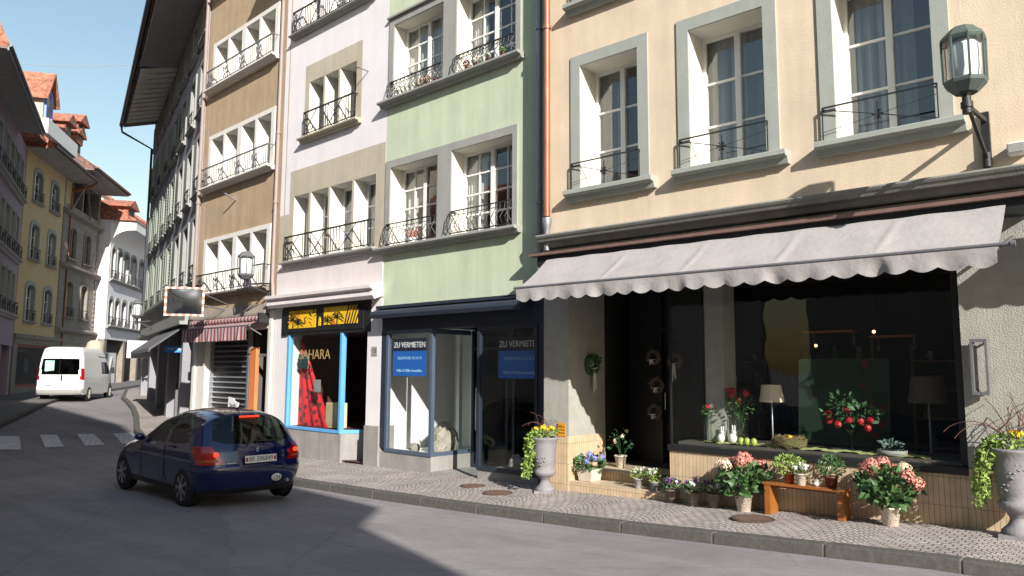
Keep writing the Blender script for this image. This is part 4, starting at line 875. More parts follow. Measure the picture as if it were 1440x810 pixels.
for r_, (za, zb) in enumerate(KR):
    for i, u in enumerate(KU):
        window(F, H, u-.5, u+.5, za, zb, .3, 2, 1, 3)
        surround(F, H, u-.5, u+.5, za, zb, .14, .05, 'greyst'); sill(F, H, u-.72, u+.72, za, .16, .12, 'greyst')
        if r_ < 3: rail_panels(F, H, u-.5, u+.5, za+.02, .5, .1, 1, 'scroll')
        if i >= 3 or r_ == 3:
            for s in (-1, 1):
                m = FB(F); a = u+s*.68; b = u+s*1.18
                frame_rect(m, min(a, b), max(a, b), za-.02, zb+.04, .1, .05, .04)
                for k in range(int((zb-za)/.13)): z = za+.05+k*.13; m.fprism([(.06, z+.05), (.1, z), (.105, z+.015), (.065, z+.065)], min(a, b)+.05, max(a, b)-.05)
                m.nosplit = True; m.build('shutter', mt['shutgreen'], H, loc=(0, 0, 0))
# shop zone
m = FB(F); m.fbox(2.0, 18.3, 0, .3, 3.3, 3.42); m.fbox(2.0, 18.3, 0, .32, 4.42, 4.55); m.fbox(2.2, 18.2, 0, .12, 3.42, 4.42); m.build('fascia', mt['greyst'], H, loc=(0, 0, 0), bevel=.01)
m = FB(F)
for u in (.35, 3.3, 7.0, 10.5, 14, 17.9): m.fbox(u-.3, u+.3, -.5, .02, ZB, 3.3)
m.build('pier', mt['mauvegrey'], H, loc=(0, 0, 0), bevel=.01)
m = FB(F)
for u in (2.4, 5.0, 6.2, 8.6, 12.2): m.fbox(u-.12, u+.12, -.45, -.2, ZB, 3.3)
m.build('shopfront_post', mt['irong'], H, loc=(0, 0, 0))
m = FB(F); m.fquad(U0, U1, -.9, ZB, 3.3); m.quad(l(U0, 0, 3.3), l(U1, 0, 3.3), l(U1, -1, 3.3), l(U0, -1, 3.3)); m.build('shopfront', mt['dark'], H, loc=(0, 0, 0))
m = FB(F); m.fprism([(0, 3.3), (0, 3.36), (1.12, 2.52), (1.14, 2.40), (1.10, 2.40), (1.08, 2.46)], 2.4, 9.6); m.build('awning', mt['fabricd'], H, loc=(0, 0, 0))
# eave
m = FB(F); o1 = 1.55
m.hexa([l(18.0, 1.5, 14.25), l(18.0, -.1, 14.72), l(-1.2, -.1, 14.9), l(-1.2, o1, 14.85)][::1], [l(18.0, 1.5, 14.45), l(18.0, -5, 18.5), l(-1.2, -5, 18.8), l(-1.2, o1, 15.05)])
m.quad(l(18.0, -5, 18.5), l(-1.2, -5, 18.8), l(-1.2, -10, 14.5), l(18, -10, 14.3))
rf = m.build('roof', mt['tilesd'], H, loc=(0, 0, 0))
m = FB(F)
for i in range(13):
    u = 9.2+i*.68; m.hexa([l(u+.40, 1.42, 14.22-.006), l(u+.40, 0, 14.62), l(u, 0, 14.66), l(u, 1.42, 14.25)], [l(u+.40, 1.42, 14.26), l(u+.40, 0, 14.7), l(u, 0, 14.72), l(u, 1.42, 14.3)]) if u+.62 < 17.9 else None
m.build('soffit_boards', mt['boardlit'], rf, loc=(0, 0, 0))
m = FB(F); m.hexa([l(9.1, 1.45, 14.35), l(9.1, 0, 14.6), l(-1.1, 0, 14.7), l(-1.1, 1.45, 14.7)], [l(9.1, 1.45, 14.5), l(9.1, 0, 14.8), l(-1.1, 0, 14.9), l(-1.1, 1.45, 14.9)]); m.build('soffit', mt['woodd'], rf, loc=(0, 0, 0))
m = FB(F); m.ftube([(18.05, 1.6, 14.35), (8, 1.62, 14.7), (-1.2, 1.65, 14.95)], .10, 8); m.build('gutter', mt['navy'], rf, loc=(0, 0, 0))
pipe(F, H, [(17.9, 1.6, 14.3), (18.0, 1.55, 14.0), (18.3, .1, 13.4), (18.3, .08, 3)], .06, 'navy')
pipe(F, H, [(.3, .09, 14.6), (.3, .09, 3)], .05, 'zinc')
# ================================================================ left side of the street
def arch_pts(F, u0, u1, z0, z1, rise, n=8):
    pts = [(u0, z0), (u1, z0), (u1, z1-rise)]
    for i in range(1, n): t = PI*i/n; pts.append(((u0+u1)/2+(u1-u0)/2*math.cos(t), z1-rise+rise*math.sin(t)))
    pts.append((u0, z1-rise)); return pts
def far_window(F, H, u0, u1, z0, z1, sur, dep=.25, arch=0., leaf='whitep', pane='glass', rail=None, sw=.14, shut=None, cur=None, sl='greyst'):
    w = window(F, H, u0, u1, z0, z1, dep, 2, 1, 3, fm=leaf, curtain=cur, glassm=pane)
    if sur:
        m = FB(F)
        if arch:
            out = arch_pts(F, u0-sw, u1+sw, z0, z1+sw+arch*.4, arch+sw*.8); inn = arch_pts(F, u0, u1, z0, z1, arch)
            n = len(out)
            for i in range(n):
                if i == 0: continue
                j = (i+1) % n; l = F.l
                m.hexa([l(out[i][0], -.01, out[i][1]), l(out[j][0], -.01, out[j][1]), l(inn[j][0], -.01, inn[j][1]), l(inn[i][0], -.01, inn[i][1])],
                       [l(out[i][0], .05, out[i][1]), l(out[j][0], .05, out[j][1]), l(inn[j][0], .05, inn[j][1]), l(inn[i][0], .05, inn[i][1])])
            # spandrels filling the opening corners
            k = (n-3)//2
            cu = (u0+u1)/2
            for side in (0, 1):
                seg = [p for p in inn[2:] if (p[0] >= cu-1e-6) == (side == 0)]
                cor = (u1, z1) if side == 0 else (u0, z1)
                poly = [cor]+(seg if side == 0 else seg)
                m.prism([F.l(a, .0, b) for a, b in poly], F.l(0, -.2, 0)*1.0)
        else:
            m.fbox(u0-sw, u0, -.01, .04, z0, z1+sw); m.fbox(u1, u1+sw, -.01, .04, z0, z1+sw); m.fbox(u0, u1, -.01, .04, z1, z1+sw)
        m.build('window_surround', mt[sur], H, loc=(0, 0, 0))
    if sl: sill(F, H, u0-sw-.06, u1+sw+.06, z0, .2, .12, sl)
    if rail: rail_panels(F, H, u0-.03, u1+.03, z0+.02, .55, .14, 1, rail)
    return w
# ---- mauve house, left edge
H = house(FPu, 'mauve_house', 0, 'mauve house in deep shade at the left edge with rows of narrow windows'); F = FPu; l = F.l
U0, U1 = -15.0, 0
PUu = [(-14.2, -13.3), (-12.6, -11.7), (-10.8, -9.9), (-9.5, -8.6), (-8.2, -7.3), (-6.4, -5.5), (-5.0, -3.9), (-3.3, -2.3), (-1.75, -.85)]
PR = [(4.35, 6.35), (7.1, 9.15), (10.1, 12.0)]
m = FB(F); m.wall(U0, U1, 3.3, 13.0, [(a, b, c, d, .3) for a, b in PUu for c, d in PR], .3, 0, 1); m.shell(U0, U1, ZB, 13.0, -9, 0); m.fquad(U0, U1, -1.5, 3, 13.0, 2)
m.build('upper_wall', [mt['purple'], mt['greyst'], mt['interior']], H, loc=(0, 0, 0))
for c, d in PR:
    for a, b in PUu: far_window(F, H, a, b, c, d, 'greyst', .25, sw=.12, sl=None)
    sill(F, H, -14.8, -.5, c, .28, .2, 'greyst'); rail_panels(F, H, -14.6, -.7, c+.02, .6, .22, 10, 'scroll')
m = FB(F)
for a, b in ((-15, -14.4), (-11.5, -10.8), (-8, -7.4), (-5.2, -4.7), (-3.4, -3.1), (-.6, .0)): m.fbox(a, b, -.5, 0, -.8, 3.3)
m.fbox(U0, U1, -.5, .03, 2.9, 3.3); m.build('ground_floor_wall', mt['purple'], H, loc=(0, 0, 0))
m = FB(F); m.fquad(U0, U1, -.6, -.8, 3.3); m.fbox(-3.1, -2.95, -.5, -.3, -.5, 2.9); m.fbox(-1.9, -1.75, -.5, -.3, -.5, 2.9); m.build('shopfront', M('dark_red_wood', (.05, .015, .012), .5, .2, 4), H, loc=(0, 0, 0))
eave(F, H, U0+1.2, -2.9, 13.0, .95, rise=4.2, soff='woodd', steep=(1.7, 3.9))
m = FB(F); m.fbox(-13.8, -2.85, .93, .98, 12.9, 13.15); m.build('eave_board', mt['mauvegrey'], H, loc=(0, 0, 0))
# second house further towards the viewer, outside the frame but mirrored in the panes
H = house(FPu, 'rendered_house', 0, 'plain rendered house with red roof next to the mauve house'); U0, U1 = -21, -15.1
ns = [(-20.2+i*1.9, -19.2+i*1.9) for i in range(3)]
m = FB(F); m.wall(U0, U1, -1.5, 11.8, [(a, b, c, d, .3) for a, b in ns for c, d in ((4.2, 6.1), (7.4, 9.4))], .3, 0, 1); m.shell(U0, U1, -1.5, 11.8, -9, 0); m.fquad(U0, U1, -1.5, 3, 11.8, 2)
m.build('upper_wall', [mt['sand'], mt['greyst'], mt['interior']], H, loc=(0, 0, 0))
for a, b in ns:
    for c, d in ((4.2, 6.1), (7.4, 9.4)): window(F, H, a, b, c, d, .25, 2, 1, 3)
eave(F, H, U0, U1-.05, 12.45, .25, rise=2.6)
m = FB(F); m.hexa([l(-21, .25, 11.8), l(-15.1, .25, 11.8), l(-15.1, -1, 11.8), l(-21, -1, 11.8)], [l(-21, .25, 12.62), l(-15.1, .25, 12.3), l(-15.1, -1, 12.3), l(-21, -1, 12.62)]); m.build('boxed_eave', mt['whitep'], H, loc=(0, 0, 0), bevel=.03)
pipe(F, H, [(-21, .36, 11.75), (-15.3, .36, 11.85), (-15.2, .33, 12.1)], .07, 'copper', 'gutter')
H = house(FPu, 'low_house', 0, 'low rendered house with red tiles next in the row across the street'); U0, U1 = -36, -21.2
ns = [(-35+i*2.3, -33.9+i*2.3) for i in range(6)]
m = FB(F); m.wall(U0, U1, -1.5, 6.8, [(a, b, 3.9, 5.8, .3) for a, b in ns], .3, 0, 1); m.shell(U0, U1, -1.5, 6.8, -9, 0); m.fquad(U0, U1, -1.5, 3, 6.8, 2)
m.build('upper_wall', [mt['pinkish'], mt['greyst'], mt['interior']], H, loc=(0, 0, 0))
for a, b in ns: window(F, H, a, b, 3.9, 5.8, .25, 2, 1, 3)
eave(F, H, U0, U1, 6.8, .8, rise=3)
# ---- ochre house
H = house(FYe, 'ochre_house', 0, 'ochre yellow house with pale arched windows behind the white van, shadow falling across it'); F = FYe; l = F.l
U0, U1 = 0.02, 7.2
cols_ = [(1.15, 2.35), (3.75, 4.95)]; YR = [(10.55, 12.15), (7.5, 9.35), (4.25, 6.15)]
m = FB(F); m.wall(U0, U1, 3.3, 13.0, [(a, b, c, d, .25) for a, b in cols_ for c, d in YR], .25, 0, 1); m.shell(U0, U1, ZB, 13.0, -9, 0); m.fquad(U0, U1, -1.5, 3, 13.0, 2)
m.build('upper_wall', [mt['yellow'], mt['greyst'], mt['interior']], H, loc=(0, 0, 0))
for c, d in YR:
    for a, b in cols_: far_window(F, H, a, b, c, d, 'greygreen', .2, arch=.28, rail='scroll', sw=.12)
m = FB(F); m.fbox(U0, U1, -.3, .06, 3.02, 3.35); m.fbox(U0, .55, -.4, .04, -.6, 3.02); m.fbox(6.2, U1, -.4, .04, -.6, 3.02); m.fbox(.55, 6.2, -.3, .02, -.6, .85); m.build('ground_floor_wall', mt['sandst'], H, loc=(0, 0, 0))
m = FB(F); m.fbox(U0, U1, 0, .12, 3.35, 3.55); m.build('cornice', mt['sandst'], H, loc=(0, 0, 0))
m = FB(F); frame_rect(m, .55, 6.2, .85, 3.02, -.05, .12); w1 = m.build('display_window', M('dull_red_frame', (.32, .03, .03), .5, .1, 3), H, loc=(0, 0, 0))
g = FB(F); g.fquad(.67, 6.08, -.1, .97, 2.9); g.build('window_pane', mt['glass'], w1, loc=(0, 0, 0))
m = FB(F); m.fquad(.3, 6.3, -2.5, 0, 3.2); m.quad(l(.3, -.3, .9), l(6.3, -.3, .9), l(6.3, -2.5, .9), l(.3, -2.5, .9)); m.fbox(2.5, 2.6, -1.6, -1.5, .9, 3); m.fbox(4.2, 4.9, -.9, -.85, 1.6, 2.3); m.build('shop_interior', M('shop_interior_grey_green', (.12, .17, .16), .8, .2, 2), H, loc=(0, 0, 0))
eave(F, H, -.4, 7.25, 13.0, 1.35, rise=4.6, soff='wood')
# red tiled cross gable with pale blue arch
rf = mt['tiles']
e = H
m = FB(F); zb = 13.4
m.hexa([l(-1.5, 1.0, 13.2), l(2.0, 1.0, 13.2), l(2.0, -5, 13.2), l(-1.5, -5, 13.2)], [l(-1.3, -.6, 17.0), l(.6, -.6, 17.0), l(.5, -5, 18.2), l(-1.5, -5, 18.2)]); m.build('cross_gable_roof', rf, e, loc=(0, 0, 0))
gc, gw, go = .75, .62, .5
m = FB(F); m.prism([l(gc-gw, go, 13.5), l(gc+gw, go, 13.5), l(gc+gw, go, 16.1), l(gc, go, 17.1), l(gc-gw, go, 16.1)], l(0, -2.5, 0)); m.build('gable_front', mt['wood'], e, loc=(0, 0, 0))
m = FB(F)
for s in (-1, 1): m.prism([l(gc, go+.3, 17.12), l(gc+s*(gw+.3), go+.3, 15.65), l(gc+s*(gw+.3), go+.3, 15.8), l(gc, go+.3, 17.32)], l(0, -4, 0))
m.build('gable_roof', mt['tiles'], e, loc=(0, 0, 0))
m = FB(F)
for k in range(9):
    t0, t1 = PI*k/9, PI*(k+1)/9; m.fbar((gc+.45*math.cos(t0), go+.06, 15.5+.8*math.sin(t0)), (gc+.45*math.cos(t1), go+.06, 15.5+.8*math.sin(t1)), .1, .1)
for s in (-1, 1): m.fbar((gc+s*.45, go+.06, 13.7), (gc+s*.45, go+.06, 15.5), .09, .1)
m.build('gable_arch', M('pale_blue_trim', (.22, .32, .62), .6, .06, 3), e, loc=(0, 0, 0))
m = FB(F); m.fbox(gc-.4, gc+.4, go, go+.02, 13.7, 15.5); m.build('gable_recess_shade', mt['mauvegrey'], e, loc=(0, 0, 0))  # flat grey panel coloured as the shaded recess inside the arch
m = FB(F); m.fbox(-2.0, 2.6, 1.2, 1.5, 13.3, 14.05); m.build('eave_board', mt['whitep'], e, loc=(0, 0, 0))
# dormers
def dormer(F, H, u, o, z, w_=1.0, h=1.3):
    m = FB(F); m.fbox(u-w_/2, u+w_/2, o-2.5, o, z, z+h); d = m.build('dormer', mt['tiles'], H, loc=(0, 0, 0))
    m = FB(F); m.prism([F.l(u-w_*.75, o+.25, z+h-.1), F.l(u+w_*.75, o+.25, z+h-.1), F.l(u+w_*.75, o+.25, z+h), F.l(u, o+.25, z+h+.55), F.l(u-w_*.75, o+.25, z+h)], F.l(0, -3, 0)); m.build('dormer_roof', mt['tiles'], d, loc=(0, 0, 0))
    m = FB(F); m.fbox(u-w_*.3, u+w_*.3, o, o+.02, z+.3, z+h-.15); m.build('dormer_window', mt['dark'], d, loc=(0, 0, 0))
dormer(FYe, H, 4.8, .3, 14.6); dormer(FYe, H, 6.7, .3, 14.5)
pipe(FYe, H, [(7.0, .1, 12.8), (7.0, .1, .3)], .05, 'copper'); pipe(FYe, H, [(7.0, 1.4, 12.95), (6.9, .9, 12.6), (7.0, .1, 12.4)], .07, 'terra', 'gutter_outlet')
# ---- sandstone house
H = house(FSt, 'sandstone_house', 0, 'narrow weathered grey sandstone house with ledges and a dark loggia under the eave'); F = FSt; l = F.l
U0, U1 = 0, 6.55
sc = [(1.25, 2.35), (3.85, 4.95)]
ops = [(a, b, 8.35, 10.25, .12) for a, b in sc]+[(a, b, 4.85, 7.0, .35) for a, b in sc]+[(.35, 3.1, 11.55, 13.3, .8), (3.3, 6.2, 11.55, 13.3, .8)]
m = FB(F); m.wall(U0, U1, 3.0, 13.5, ops, .3, 0, 0); m.shell(U0, U1, ZB, 13.5, -9, 0); m.fquad(U0, U1, -2.5, 3, 13.5, 1); m.quad(l(0, -.3, 11.4), l(6.5, -.3, 11.4), l(6.5, -3, 11.4), l(0, -3, 11.4), 1)
m.build('upper_wall', [brickmat('sandstone_blocks', (.30, .26, .22), (.24, .21, .18), (.18, .155, .13), .9, .42, .012, .9, .5, .4), mt['interior']], H, loc=(0, 0, 0))
for a, b in sc:
    far_window(F, H, a, b, 8.35, 10.25, 'sandst', .1, arch=.25, leaf='sandst', sl='sandst'); far_window(F, H, a, b, 4.85, 7.0, 'sandst', .32, arch=.3, rail='scroll', cur='curtain', sl='sandst')
m = FB(F)
for z in (3.95, 7.75, 10.95): m.fprism([(0, z-.1), (.12, z-.05), (.3, z+.05), (.3, z+.16), (0, z+.3)], -.02, 6.58)
for i in range(24): m.fbox(.0, .28 if i % 2 else .4, 0, .05, 3.9+i*.31, 4.13+i*.31); m.fbox(6.2 if i % 2 else 6.3, 6.56, 0, .05, 3.9+i*.31, 4.13+i*.31)
m.build('ledge', mt['sandst'], H, loc=(0, 0, 0))
m = FB(F); m.fbar((1.2, .1, 11.4), (2.6, .3, 13.2), .09); m.fbar((4.3, .1, 11.3), (3.2, .2, 13.3), .08); m.build('loggia_brace', mt['sandst'], H, loc=(0, 0, 0))
m = FB(F); m.fbox(U0, .4, -.4, .02, -.8, 3.0); m.fbox(6.1, U1, -.4, .02, -.8, 3.0); m.fquad(.4, 6.1, -1.4, -.8, 3.0); m.build('ground_floor_wall', mt['sandst'], H, loc=(0, 0, 0))
m = FB(F); m.fbox(.4, 6.1, -.4, -.3, .3, 2.7); m.build('shopfront', mt['dark'], H, loc=(0, 0, 0))
for i, u in enumerate((.9, 1.5, 2.2, 3.0)):
    m = FB(F); m.fbox(u, u+.35, -.2, -.1, 1.9, 2.7); m.build('display_panel', mt['terra'] if i in (0, 3) else mt['whitep'], H, loc=(0, 0, 0))
eave(F, H, -.3, 6.9, 13.5, 1.6, rise=4.2, tilemat='tilesd', soff='wood')
m = FB(F); m.ftube([(-.3, 1.72, 13.62), (6.8, 1.72, 13.62)], .06, 8); m.build('gutter', mt['copper'], H, loc=(0, 0, 0))
dormer(FSt, H, .7, .4, 15.2)
# ---- white house with coved eave
H = house(FWt, 'white_corner_house', 0, 'white corner house at the far bend with a curved coved eave and arched windows'); F = FWt; l = F.l
U0, U1 = 0, 11.5
wc = [(.35, 1.15), (1.65, 2.6), (3.15, 4.2), (4.85, 6.05), (7.0, 8.1), (9.1, 10.2)]
m = FB(F); m.wall(U0, U1, 3.75, 12.0, [(a, b, c, d, .4) for a, b in wc for c, d in ((7.85, 9.95), (4.7, 6.5))], .4, 0, 1); m.shell(U0, U1, ZB, 12.0, -7, 0); m.fquad(U0, U1, -2, 3.7, 12.0, 2)
m.build('upper_wall', [mt['white'], mt['white'], mt['interior']], H, loc=(0, 0, 0))
for c, d in ((7.85, 9.95), (4.7, 6.5)):
    for a, b in wc: far_window(F, H, a, b, c, d, 'greyst', .35, arch=.3, rail='scroll', sw=.1, sl=None)
    sill(F, H, .1, 10.6, c, .25, .22, 'greyst')
m = FB(F); pr = [(0, 10.2)]+[(1.35-1.35*math.cos(t), 10.2+.95*math.sin(t)) for t in [PI/2*k/8 for k in range(1, 9)]]+[(1.5, 11.15), (1.5, 11.75), (0, 12.6)]
m.fprism(pr, .1, 11.5); m.build('coved_eave', mt['whitep'], H, loc=(0, 0, 0))
m = FB(F); m.hexa([l(-.1, 1.55, 11.76), l(11.6, 1.55, 11.76), l(11.6, -7, 11.76), l(-.1, -7, 12.0)], [l(-.1, 1.5, 11.9), l(11.6, 1.5, 11.9), l(11.6, -5, 15.2), l(-.1, -5, 15.2)]); m.build('roof', mt['tiles'], H, loc=(0, 0, 0))
dormer(F, H, 5.2, -.3, 12.6, 1.6, 1.1)
m = FB(F)
for a, b in ((-.0, .5), (4.2, 4.7), (7.6, 8), (11, 11.5)): m.fbox(a, b, -.4, 0, -.8, 3.75)
m.build('ground_floor_wall', mt['sandst'], H, loc=(0, 0, 0))
m = FB(F); m.fquad(0, 11.5, -.9, -.8, 3.75); m.quad(l(0, 0, 3.74), l(11.5, 0, 3.74), l(11.5, -1, 3.74), l(0, -1, 3.74)); m.build('shopfront', mt['dark'], H, loc=(0, 0, 0))
# painted panel with a big V shape
e = F.empty('painted_shop_panel', 2.3, -.3, .3, 'pale shop panel with a large zigzag at the far end of the street', 'panel')
m = MB(); m.box(-1.4, 1.4, 0, .06, 0, 2.6); m.build('panel_board', mt['wplate'], e)
m = MB(); m.bar((-.9, -.01, 2.5), (-.3, -.01, 1.2), .22, .01); m.bar((-.3, -.01, 1.2), (.3, -.01, 2.3), .22, .01); m.bar((.3, -.01, 2.3), (.9, -.01, 1.3), .22, .01); m.build('zigzag', mt['greyst'], e)
# ---- houses behind
def back_house(name, x, y, rz, w_, d_, h, rise, wall, roof, lab):
    e = empty(name, (x, y, 0), R(rz), lab, 'house')
    m = MB(); m.box(-w_/2, w_/2, 0, d_, -2, h); m.prism([(-w_/2, 0.0, h), (w_/2, 0.0, h), (0, 0.0, h+rise)], (0, d_, 0)); m.build('wall', mt[wall], e)
    m = MB(); t = .25
    for s in (-1, 1):
        a = Vector((s*(w_/2+.6), -.6, h-.6*rise/(w_/2))); b = Vector((0, -.6, h+rise+.02))
        m.prism([a, b, b+Vector((0, 0, t)), a+Vector((0, 0, t))], (0, d_+1.2, 0))
    m.build('roof', mt[roof], e)
    for i in (-1, 0, 1):
        for z in (h-2.6, h-5.6): m = MB(); m.box(i*w_*.27-.45, i*w_*.27+.45, -.03, .02, z, z+1.5); m.build('window', mt['dark'], e)
    return e
back_house('white_gabled_house', -39, 66, 12, 15, 14, 13.5, 5.2, 'white', 'tiles', 'white gable with brown verge rising behind the white corner house')
back_house('red_roofed_house', -30.5, 74, -60, 16, 12, 14.5, 4.5, 'pinkish', 'tiles', 'house with weathered red tiles closing the street behind the bend')
back_house('bend_house', -26.5, 62, -20, 14, 10, 11.5, 4, 'mauvegrey', 'tiles', 'shaded grey house round the bend below the red tiles')
# ---- unseen house across the street behind the viewer, outline shaped to cast the road shadow
sh = [(8.0, -.5), (6.19, 8.87), (6.0, 9.55), (5.69, 10.6), (6.41, 11.3), (6.31, 11.5), (5.14, 12.8), (1.37, 18.0), (.64, 19.5), (-3.0, 22.7), (-6, 23.5), (-16, 14), (-30, 13), (-30, -.5)]
e = empty('shadow_casting_house', (0, -9, 0), 0, 'big unseen gabled house behind the viewer, outline shaped to shade the road', 'house')
m = MB(); m.prism([(x, 0, z) for x, z in sh], (0, -3, 0)); m.build('shadow_gable_wall', mt['sand'], e)
m = MB(); 
for x in range(-14, 4, 3):
    for z in (4.3, 7.3): m = MB(); m.box(x-.5, x+.5, .002, .03, z, z+1.8); m.build('closed_shutter', mt['shutgreen'], e)
# ================================================================ street things
def lantern(F, u, o, z, s, arm, lab, bdz, n=8, col='lampgreen'):
    """lantern of radius s*.27 centred at (u,o,z), bracket back to the wall"""
    e = F.empty('wall_lamp', u, 0, z, lab, 'street lamp', 'wall lanterns on the house fronts')
    y = -o; r = .26*s; h = .62*s; ph = PI/n
    m = MB(); m.lathe([(.05*s, -.50*s), (.07*s, -.40*s), (r*.55, -.44*s), (r*1.0, -.32*s), (r*1.04, -.28*s), (r*.99, -.26*s)], (0, y, 0), n, 0, False, rot=ph)
    m.lathe([(r*1.02, .29*s), (r*1.08, .33*s), (r*1.0, .36*s), (r*.55, .48*s), (r*.4, .49*s), (0, .50*s)], (0, y, 0), n, 0, False, rot=ph)
    for k in range(n):
        t = 2*PI*k/n+ph; m.bar((r*math.cos(t), y+r*math.sin(t), -.28*s), (r*math.cos(t)*1.03, y+r*math.sin(t)*1.03, .31*s), .028*s)
    m.build('lantern_frame', mt[col], e, bevel=.003)
    m = MB(); m.lathe([(r*.97, -.27*s), (r*1.0, .30*s)], (0, y, 0), n, 0, False, rot=ph); m.f = [f for f in m.f if len(f) == 4]; m.mi = [0]*len(m.f); m.sm = [False]*len(m.f); m.build('lantern_glass', mt['shopglass'], e)
    m = MB(); m.lathe([(r*.66, -.27*s), (r*.76, -.1*s), (r*.76, .2*s), (r*.6, .28*s)], (0, y, 0), 16); m.build('lamp_diffuser', mt['milk'], e)
    m = MB(); m.tube([(0, y, -.56*s), (0, y, -.40*s)], .055*s, 12); m.tube([(0, y, -.64*s), (0, y, -.56*s)], .075*s, 12); m.tube([(0, y, -.72*s), (0, y, -.64*s)], .06*s, 12)
    m.bar((0, y+.03, -.60*s), (0, -.04, -.60*s+arm*.25), .05*s, .06*s)
    m.bar((0, y*.85, -.64*s), (0, -.06, bdz+.08), .045*s, .06*s)
    m.box(-.055*s, .055*s, -.05, -.0, bdz, -.50*s+arm*.3); m.tube([(0, -.06, bdz-.03), (0, -.06, bdz+.14)], .06*s, 10)
    m.build('lamp_bracket', mt['iron'], e, bevel=.004); return e
lantern(FBe, -.42, 1.12, 5.20, .79, .45, 'large octagonal green lantern on an iron arm at the top right of the beige house', -.90)
lantern(FBr, .50, .75, 4.52, .78, .3, 'grey lantern on an iron arm before the lowest brown house windows', -.75, col='irong')
lantern(FKg, 12.6, .75, 4.45, .9, .3, 'small far lantern on the corner of the grey house', -.9, col='irong')
# traffic mirror
FM = FBr
e = empty('traffic_mirror', (-9.018, 20.3, 3.70), R(14), 'rectangular traffic mirror with red and white border hung over the street', 'mirror')
m = MB(); W_, H_ = 1.06, .72
def ringbox(m, w0, h0, w1, h1, y0, y1):
    m.box(-w0/2, -w1/2, y0, y1, -h0/2, h0/2); m.box(w1/2, w0/2, y0, y1, -h0/2, h0/2); m.box(-w1/2, w1/2, y0, y1, h1/2, h0/2); m.box(-w1/2, w1/2, y0, y1, -h0/2, -h1/2)
W_, H_ = 1.02, .80
m.box(-W_/2, W_/2, .0, .05, -H_/2, H_/2); m.build('mirror_back', mt['irong'], e)
m = MB(); m2 = MB(); bw = .055
per = []
nx, nz = 11, 7
for i in range(nx):
    for s in (-1, 1):
        x0 = -W_/2+W_*i/nx; (m if i % 2 == 0 else m2).box(x0, x0+W_/nx, -.03, 0, s*H_/2-(bw if s > 0 else 0), s*H_/2+(bw if s < 0 else 0))
for j in range(nz):
    for s in (-1, 1):
        z0 = -H_/2+bw+(H_-2*bw)*j/nz; (m2 if j % 2 == 0 else m).box(s*W_/2-(bw if s > 0 else 0), s*W_/2+(bw if s < 0 else 0), -.03, 0, z0, z0+(H_-2*bw)/nz)
m.build('white_blocks', mt['cream'], e); m2.build('red_blocks', M('signal_orange_red', (.42, .20, .14), .6, .1, 3), e)
m = MB(); m.lathe([(.0, -.05), (.55, -.045), (1.0, -.01)], (0, 0, 0), 4, 0, True) if False else None
vs = []
for i in range(13):
    for j in range(9):
        a = i/6-1; b = j/4-1; vs.append((a*(W_/2-bw), -.005-.05*(1-a*a)*(1-b*b), b*(H_/2-bw)))
m.add(vs, [(i*9+j, (i+1)*9+j, (i+1)*9+j+1, i*9+j+1) for i in range(12) for j in range(8)], 0, True)
m.build('mirror_face', M('mirror_glass', (.55, .57, .60), .12, 0, metal=1.), e)
m = MB(); m.tube([(0, .04, 0), (1.3, .95, -.2)], .025); m.tube([(.3, .04, .3), (1.3, .98, -.1)], .015); m.build('mirror_arm', mt['irong'], e)
# blue hanging signs near the grey shop
e = empty('light_box_sign', (-15.35, 30.5, 2.62), R(25), 'white light box sign with blue lettering sticking out past the dark awning', 'sign')
m = MB(); m.box(-.42, .42, 0, .14, -.36, .36); m.build('sign_box', mt['wplate'], e, bevel=.03); text('lettering', 'TRAVEL', .2, M('letter_blue', (.05, .32, .72), .5, 0), e, (.0, -.006, -.08))
e = empty('blue_shop_sign', (-11.55, 25.5, 2.52), R(14), 'blue and white shop sign in the shade under the dark awning', 'sign')
m = MB(); m.box(-.36, .36, 0, .06, -.11, .11); m.build('sign_board', M('sign_blue', (.04, .25, .70), .5, .05, 3), e); text('lettering', 'PRESTIGE', .12, mt['txtwhite'], e, (0, -.006, 0))
# cable across the street
m = MB(); a, b = Vector((-20.81, 30, 14.59)), Vector((-13.8, 30, 14.91)); m.tube([a.lerp(b, t/12)-Vector((0, 0, .25*math.sin(PI*t/12))) for t in range(13)], .011, 5)
tag(m.build('overhead_cable', mt['curtaing']), 'thin pale cable strung across the street below the big eave', 'cable')
# iron pull handle frame on the plaster pilaster
e = FBe.empty('iron_frame_holder', -.22, 0, 1.95, 'empty upright metal frame bracket on the rough plaster pilaster', 'bracket')
m = MB(); ringbox(m, .17, .64, .12, .57, -.13, -.06); 
for z in (-.28, .28): m.bar((-.06, 0, z), (-.06, -.12, z), .02); m.bar((.06, 0, z), (.06, -.12, z), .02)
m.build('frame_bar', mt['irong'], e)
e = FBe.empty('orange_notice', 5.88, .016, .88, 'small orange notice plate on the plaster beside the shop steps', 'notice'); m = MB(); m.box(-.08, .08, -.008, 0, -.1, .12); m.build('plate', M('notice_orange', (.62, .27, .02), .5, .1, 8), e); m = MB(); [m.box(-.06, .06, -.011, -.008, z, z+.012) for z in (-.05, 0, .05)]; m.build('print_lines', mt['txtblack'], e)
e = FBe.empty('white_junction_box', -.72, 0.0, 4.42, 'little pale metal box on the wall at the right edge above the cornice', 'box'); m = MB(); m.box(-.09, .09, -.16, 0, -.06, .07); m.build('box_body', mt['whitep'], e, bevel=.01); m = MB(); m.box(-.075, .075, -.17, -.16, -.045, .055); m.build('box_lid', mt['greyst'], e)
